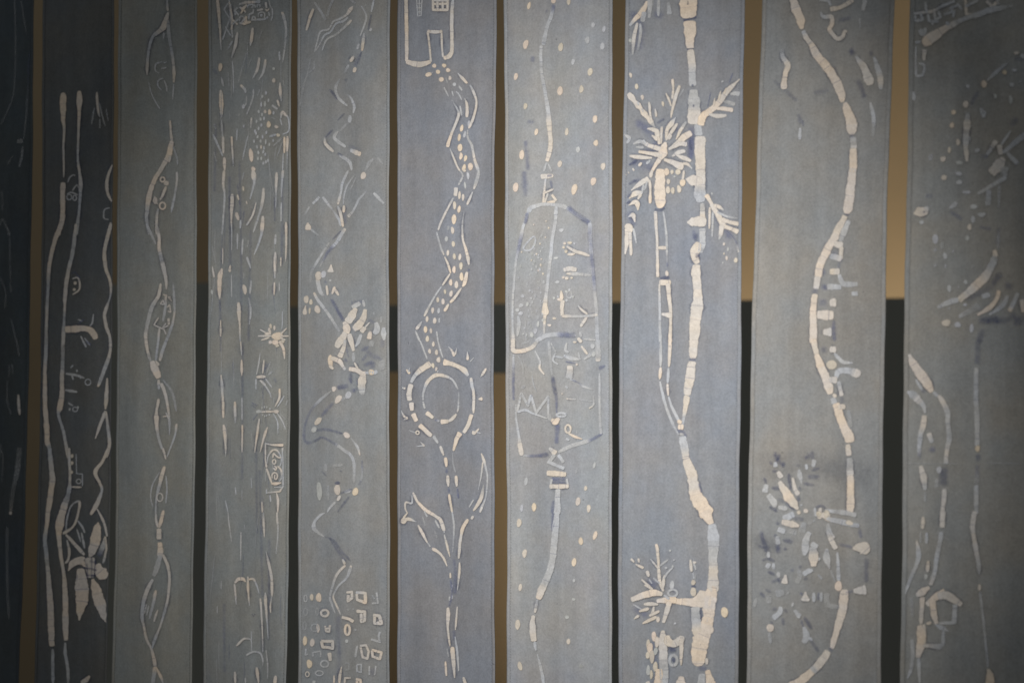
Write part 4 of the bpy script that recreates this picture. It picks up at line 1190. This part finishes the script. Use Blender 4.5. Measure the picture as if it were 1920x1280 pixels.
s m26 285,35 280,122|265,150,16,f 265,230|310,155,24,p 310,232|235,212,16,m 250,310,34,p 230,400,26 180,520,22 150,610,10|322,365,24,m 315,445,26
o p14,22,0 305,482
s f24 195,640 205,780|200,955,32,p 205,1060,28 190,1180,26 165,1245,12
# little_house_drawing
s m30 235,620 280,595,52,c 328,562,26
s c36 280,640 270,760,30,m 268,835,22|260,850,40,c 270,900,66 265,980,66 245,1080,40|290,840,30,m 295,990,20
a c40 315,690 350,655,46 400,620,56 445,605,70
a m60 400,625 460,620,66 510,650,60 572,690,28
s c46 355,660 362,750,44 385,832,28
s p34 522,695 515,830,34|400,832,20 525,825,26|310,835,22,m 345,825,26
s p22 378,840 430,870,32 478,893,12|437,880 432,1000,30|285,998,24,m 420,1005,40,p
s m28 250,1095,p 258,1285,20
# tall_line_drawing
s m34 670,-5 655,100,36 660,160,28 680,280,36 702,400,30,p 705,470,16,f
o m13,28,0 707,562
s p22 710,595 725,720,18 740,850,17 770,1160,16
s m24 772,1175 785,1240,62,c 785,1290,72
"""
WAX = wax_mat()
# drawings made of marks that can be counted: every mark is a part of its own
SINGLE = {'rain_stroke_drawing': 'rain_stroke', 'seed_head_drawing': 'seed_mark', 'stepping_stone_drawing': 'stepping_stone_mark',
          'floating_fleck_drawing': 'fleck', 'star_speck_drawing': 'speck', 'palm_fruit_drawing': 'fruit_mark',
          'falling_seed_drawing': 'seed_mark', 'falling_drop_drawing': 'drop_mark', 'ladder_rung_drawing': 'rung_mark',
          'pebble_drawing': 'pebble_mark', 'dotted_arc_drawing': 'dot_mark', 'spark_drawing': 'spark_mark',
          'lit_window_drawing': 'window_mark', 'splash_mark_drawing': 'splash_mark', 'tooth_mark_drawing': 'tooth_mark',
          'lace_edge_drawing': 'lace_mark', 'cottage_drawing': 'cottage_mark',
          'palm_blossom_drawing': 'petal_mark', 'winding_road_drawing': 'road_mark', 'broad_river_drawing': 'river_mark',
          'curling_stem_drawing': 'stem_mark', 'side_frond_drawing': 'frond_mark', 'thread_drawing': 'thread_mark',
          'fishing_line_drawing': 'thread_mark', 'side_branch_drawing': 'twig_mark', 'crane_drawing': 'feather_mark',
          'blossom_twig_drawing': 'twig_mark', 'budding_twig_drawing': 'twig_mark', 'mountain_drawing': 'mountain_mark'}
SCR = parse(DRAWINGS)
for j in range(60):          # fine spatter in the lower left field of the paper kite
    x = rng.uniform(972, 1022); y = rng.uniform(440, 640)
    if x < 1010-(y-400)*0.16: x = 1012-(y-400)*0.16+rng.uniform(0, 12)
    rgb, al = TONE['p' if j % 4 else 'f']; r_ = rng.uniform(0.9, 2.3)
    SCR[6]['star_speck_drawing'].append(('o', x, y, r_, r_*rng.uniform(1.1, 1.7), 0.0, rgb, al*rng.uniform(.5, 1)))
for j in range(46):          # many thin rain lines lie between the bold ones on the rain banner
    x = rng.uniform(398, 537); y = rng.uniform(60, 1240); ll = rng.uniform(22, 90); dx = rng.normal(0, 0.07)*ll
    rgb, al = TONE['f' if j % 3 else 'b']
    w_ = rng.uniform(1.2, 2.6)
    SCR[3]['rain_stroke_drawing'].append(('s', [(x, y, w_*.6, *rgb, al*.8), (x+dx*.4+rng.normal(0, 1), y+ll*.5, w_, *rgb, al*.8), (x+dx, y+ll, w_*.5, *rgb, al*.6)]))
for k in range(10):
    foot = on_plane(float(edge(k, 0, np.array(1540.))+edge(k, 1, np.array(1540.)))/2, 1540.)
    org = tuple(float(q) for q in foot)
    root = bpy.data.objects.new('banner', None); COL.objects.link(root); root.location = org
    label(root, LABELS[k], 'banner', 'painted cloth banners hanging in a row')
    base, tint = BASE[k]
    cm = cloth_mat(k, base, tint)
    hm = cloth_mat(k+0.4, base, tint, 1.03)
    P, F_ = strip_mesh(k, 0.0, 1.0, 40, -260, 1540, 240, 0.0)
    o = mesh_obj('cloth', P, F_, cm, root, org)
    sm = o.modifiers.new('thickness', 'SOLIDIFY'); sm.thickness = 0.0014; sm.offset = -1 if False else 0
    wpx = float(edge(k, 1, np.array(640.))-edge(k, 0, np.array(640.)))
    hs = 0.030
    for a, b in ((0.0015, hs), (1-hs, 0.9985)):
        P, F_ = strip_mesh(k, a, b, 4, -259, 1539, 240, 0.0016)
        # rounded fold: the two long edges sink back to the cloth
        o = mesh_obj('hem', P, F_, hm, root, org)
        sd = o.modifiers.new('fold', 'SOLIDIFY'); sd.thickness = 0.0013; sd.offset = 0
    # machine stitches along the hems
    tm = plain_mat('dark_thread', tuple(c*0.55 for c in base), tuple(c*0.75 for c in base), 80.0)
    for s_ in (hs+0.006, 1-hs-0.006):
        V = []; Fs = []
        y = -255.0
        while y < 1535:
            ll = 2.3+rng.uniform(-.5, .5)
            sx = s_+rng.normal(0, 0.0007)
            X = float(edge(k, 0, np.array(y)))*(1-sx)+float(edge(k, 1, np.array(y)))*sx
            q = np.array([[X-.42, y], [X+.42, y], [X+.42, y+ll], [X-.42, y+ll], [X, y+.5], [X, y+ll-.5]])
            pp = on_cloth(k, q[:, 0], q[:, 1], np.array([.0010, .0010, .0010, .0010, .0020, .0020]))
            n = len(V); V += pp.tolist()
            Fs += [(n, n+4, n+1), (n+1, n+4, n+5, n+2), (n+2, n+5, n+3), (n+3, n+5, n+4, n)]
            y += 5.0
        o = mesh_obj('stitching', V, Fs, tm, root, org); o['kind'] = 'stuff'
    def drawing(name, D):
        V = np.concatenate(D.v); C = np.concatenate(D.c)
        o = mesh_obj(name, V, D.f, WAX, root, org)
        at = o.data.color_attributes.new('pigment', 'FLOAT_COLOR', 'POINT')
        at.data.foreach_set('color', np.ascontiguousarray(C, dtype=np.float32).ravel())
    for motif, cmds in SCR.get(k, {}).items():
        seed0 = k*7919+sum(map(ord, motif))*31
        def put(D, j, c):
            seed = (seed0+j*101) % 1000003
            if c[0] == 'o': blob(k, D, *c[1:], seed)
            else: stroke(k, D, c[1], c[0] != 'a', c[0] == 'w', seed)
        washes = [c for c in cmds if c[0] == 'w']; marks = [c for c in cmds if c[0] != 'w']
        for j, c in enumerate(washes):
            D = Drawing(); put(D, 900+j, c); drawing('soft_wash', D)  # soft washes: dye round the marks, broad darker bands on the river banner
        if motif in SINGLE:
            for j, c in enumerate(marks):
                D = Drawing(); put(D, j, c); drawing(SINGLE[motif], D)
        elif marks:
            D = Drawing()
            for j, c in enumerate(marks): put(D, j, c)
            drawing(motif, D)
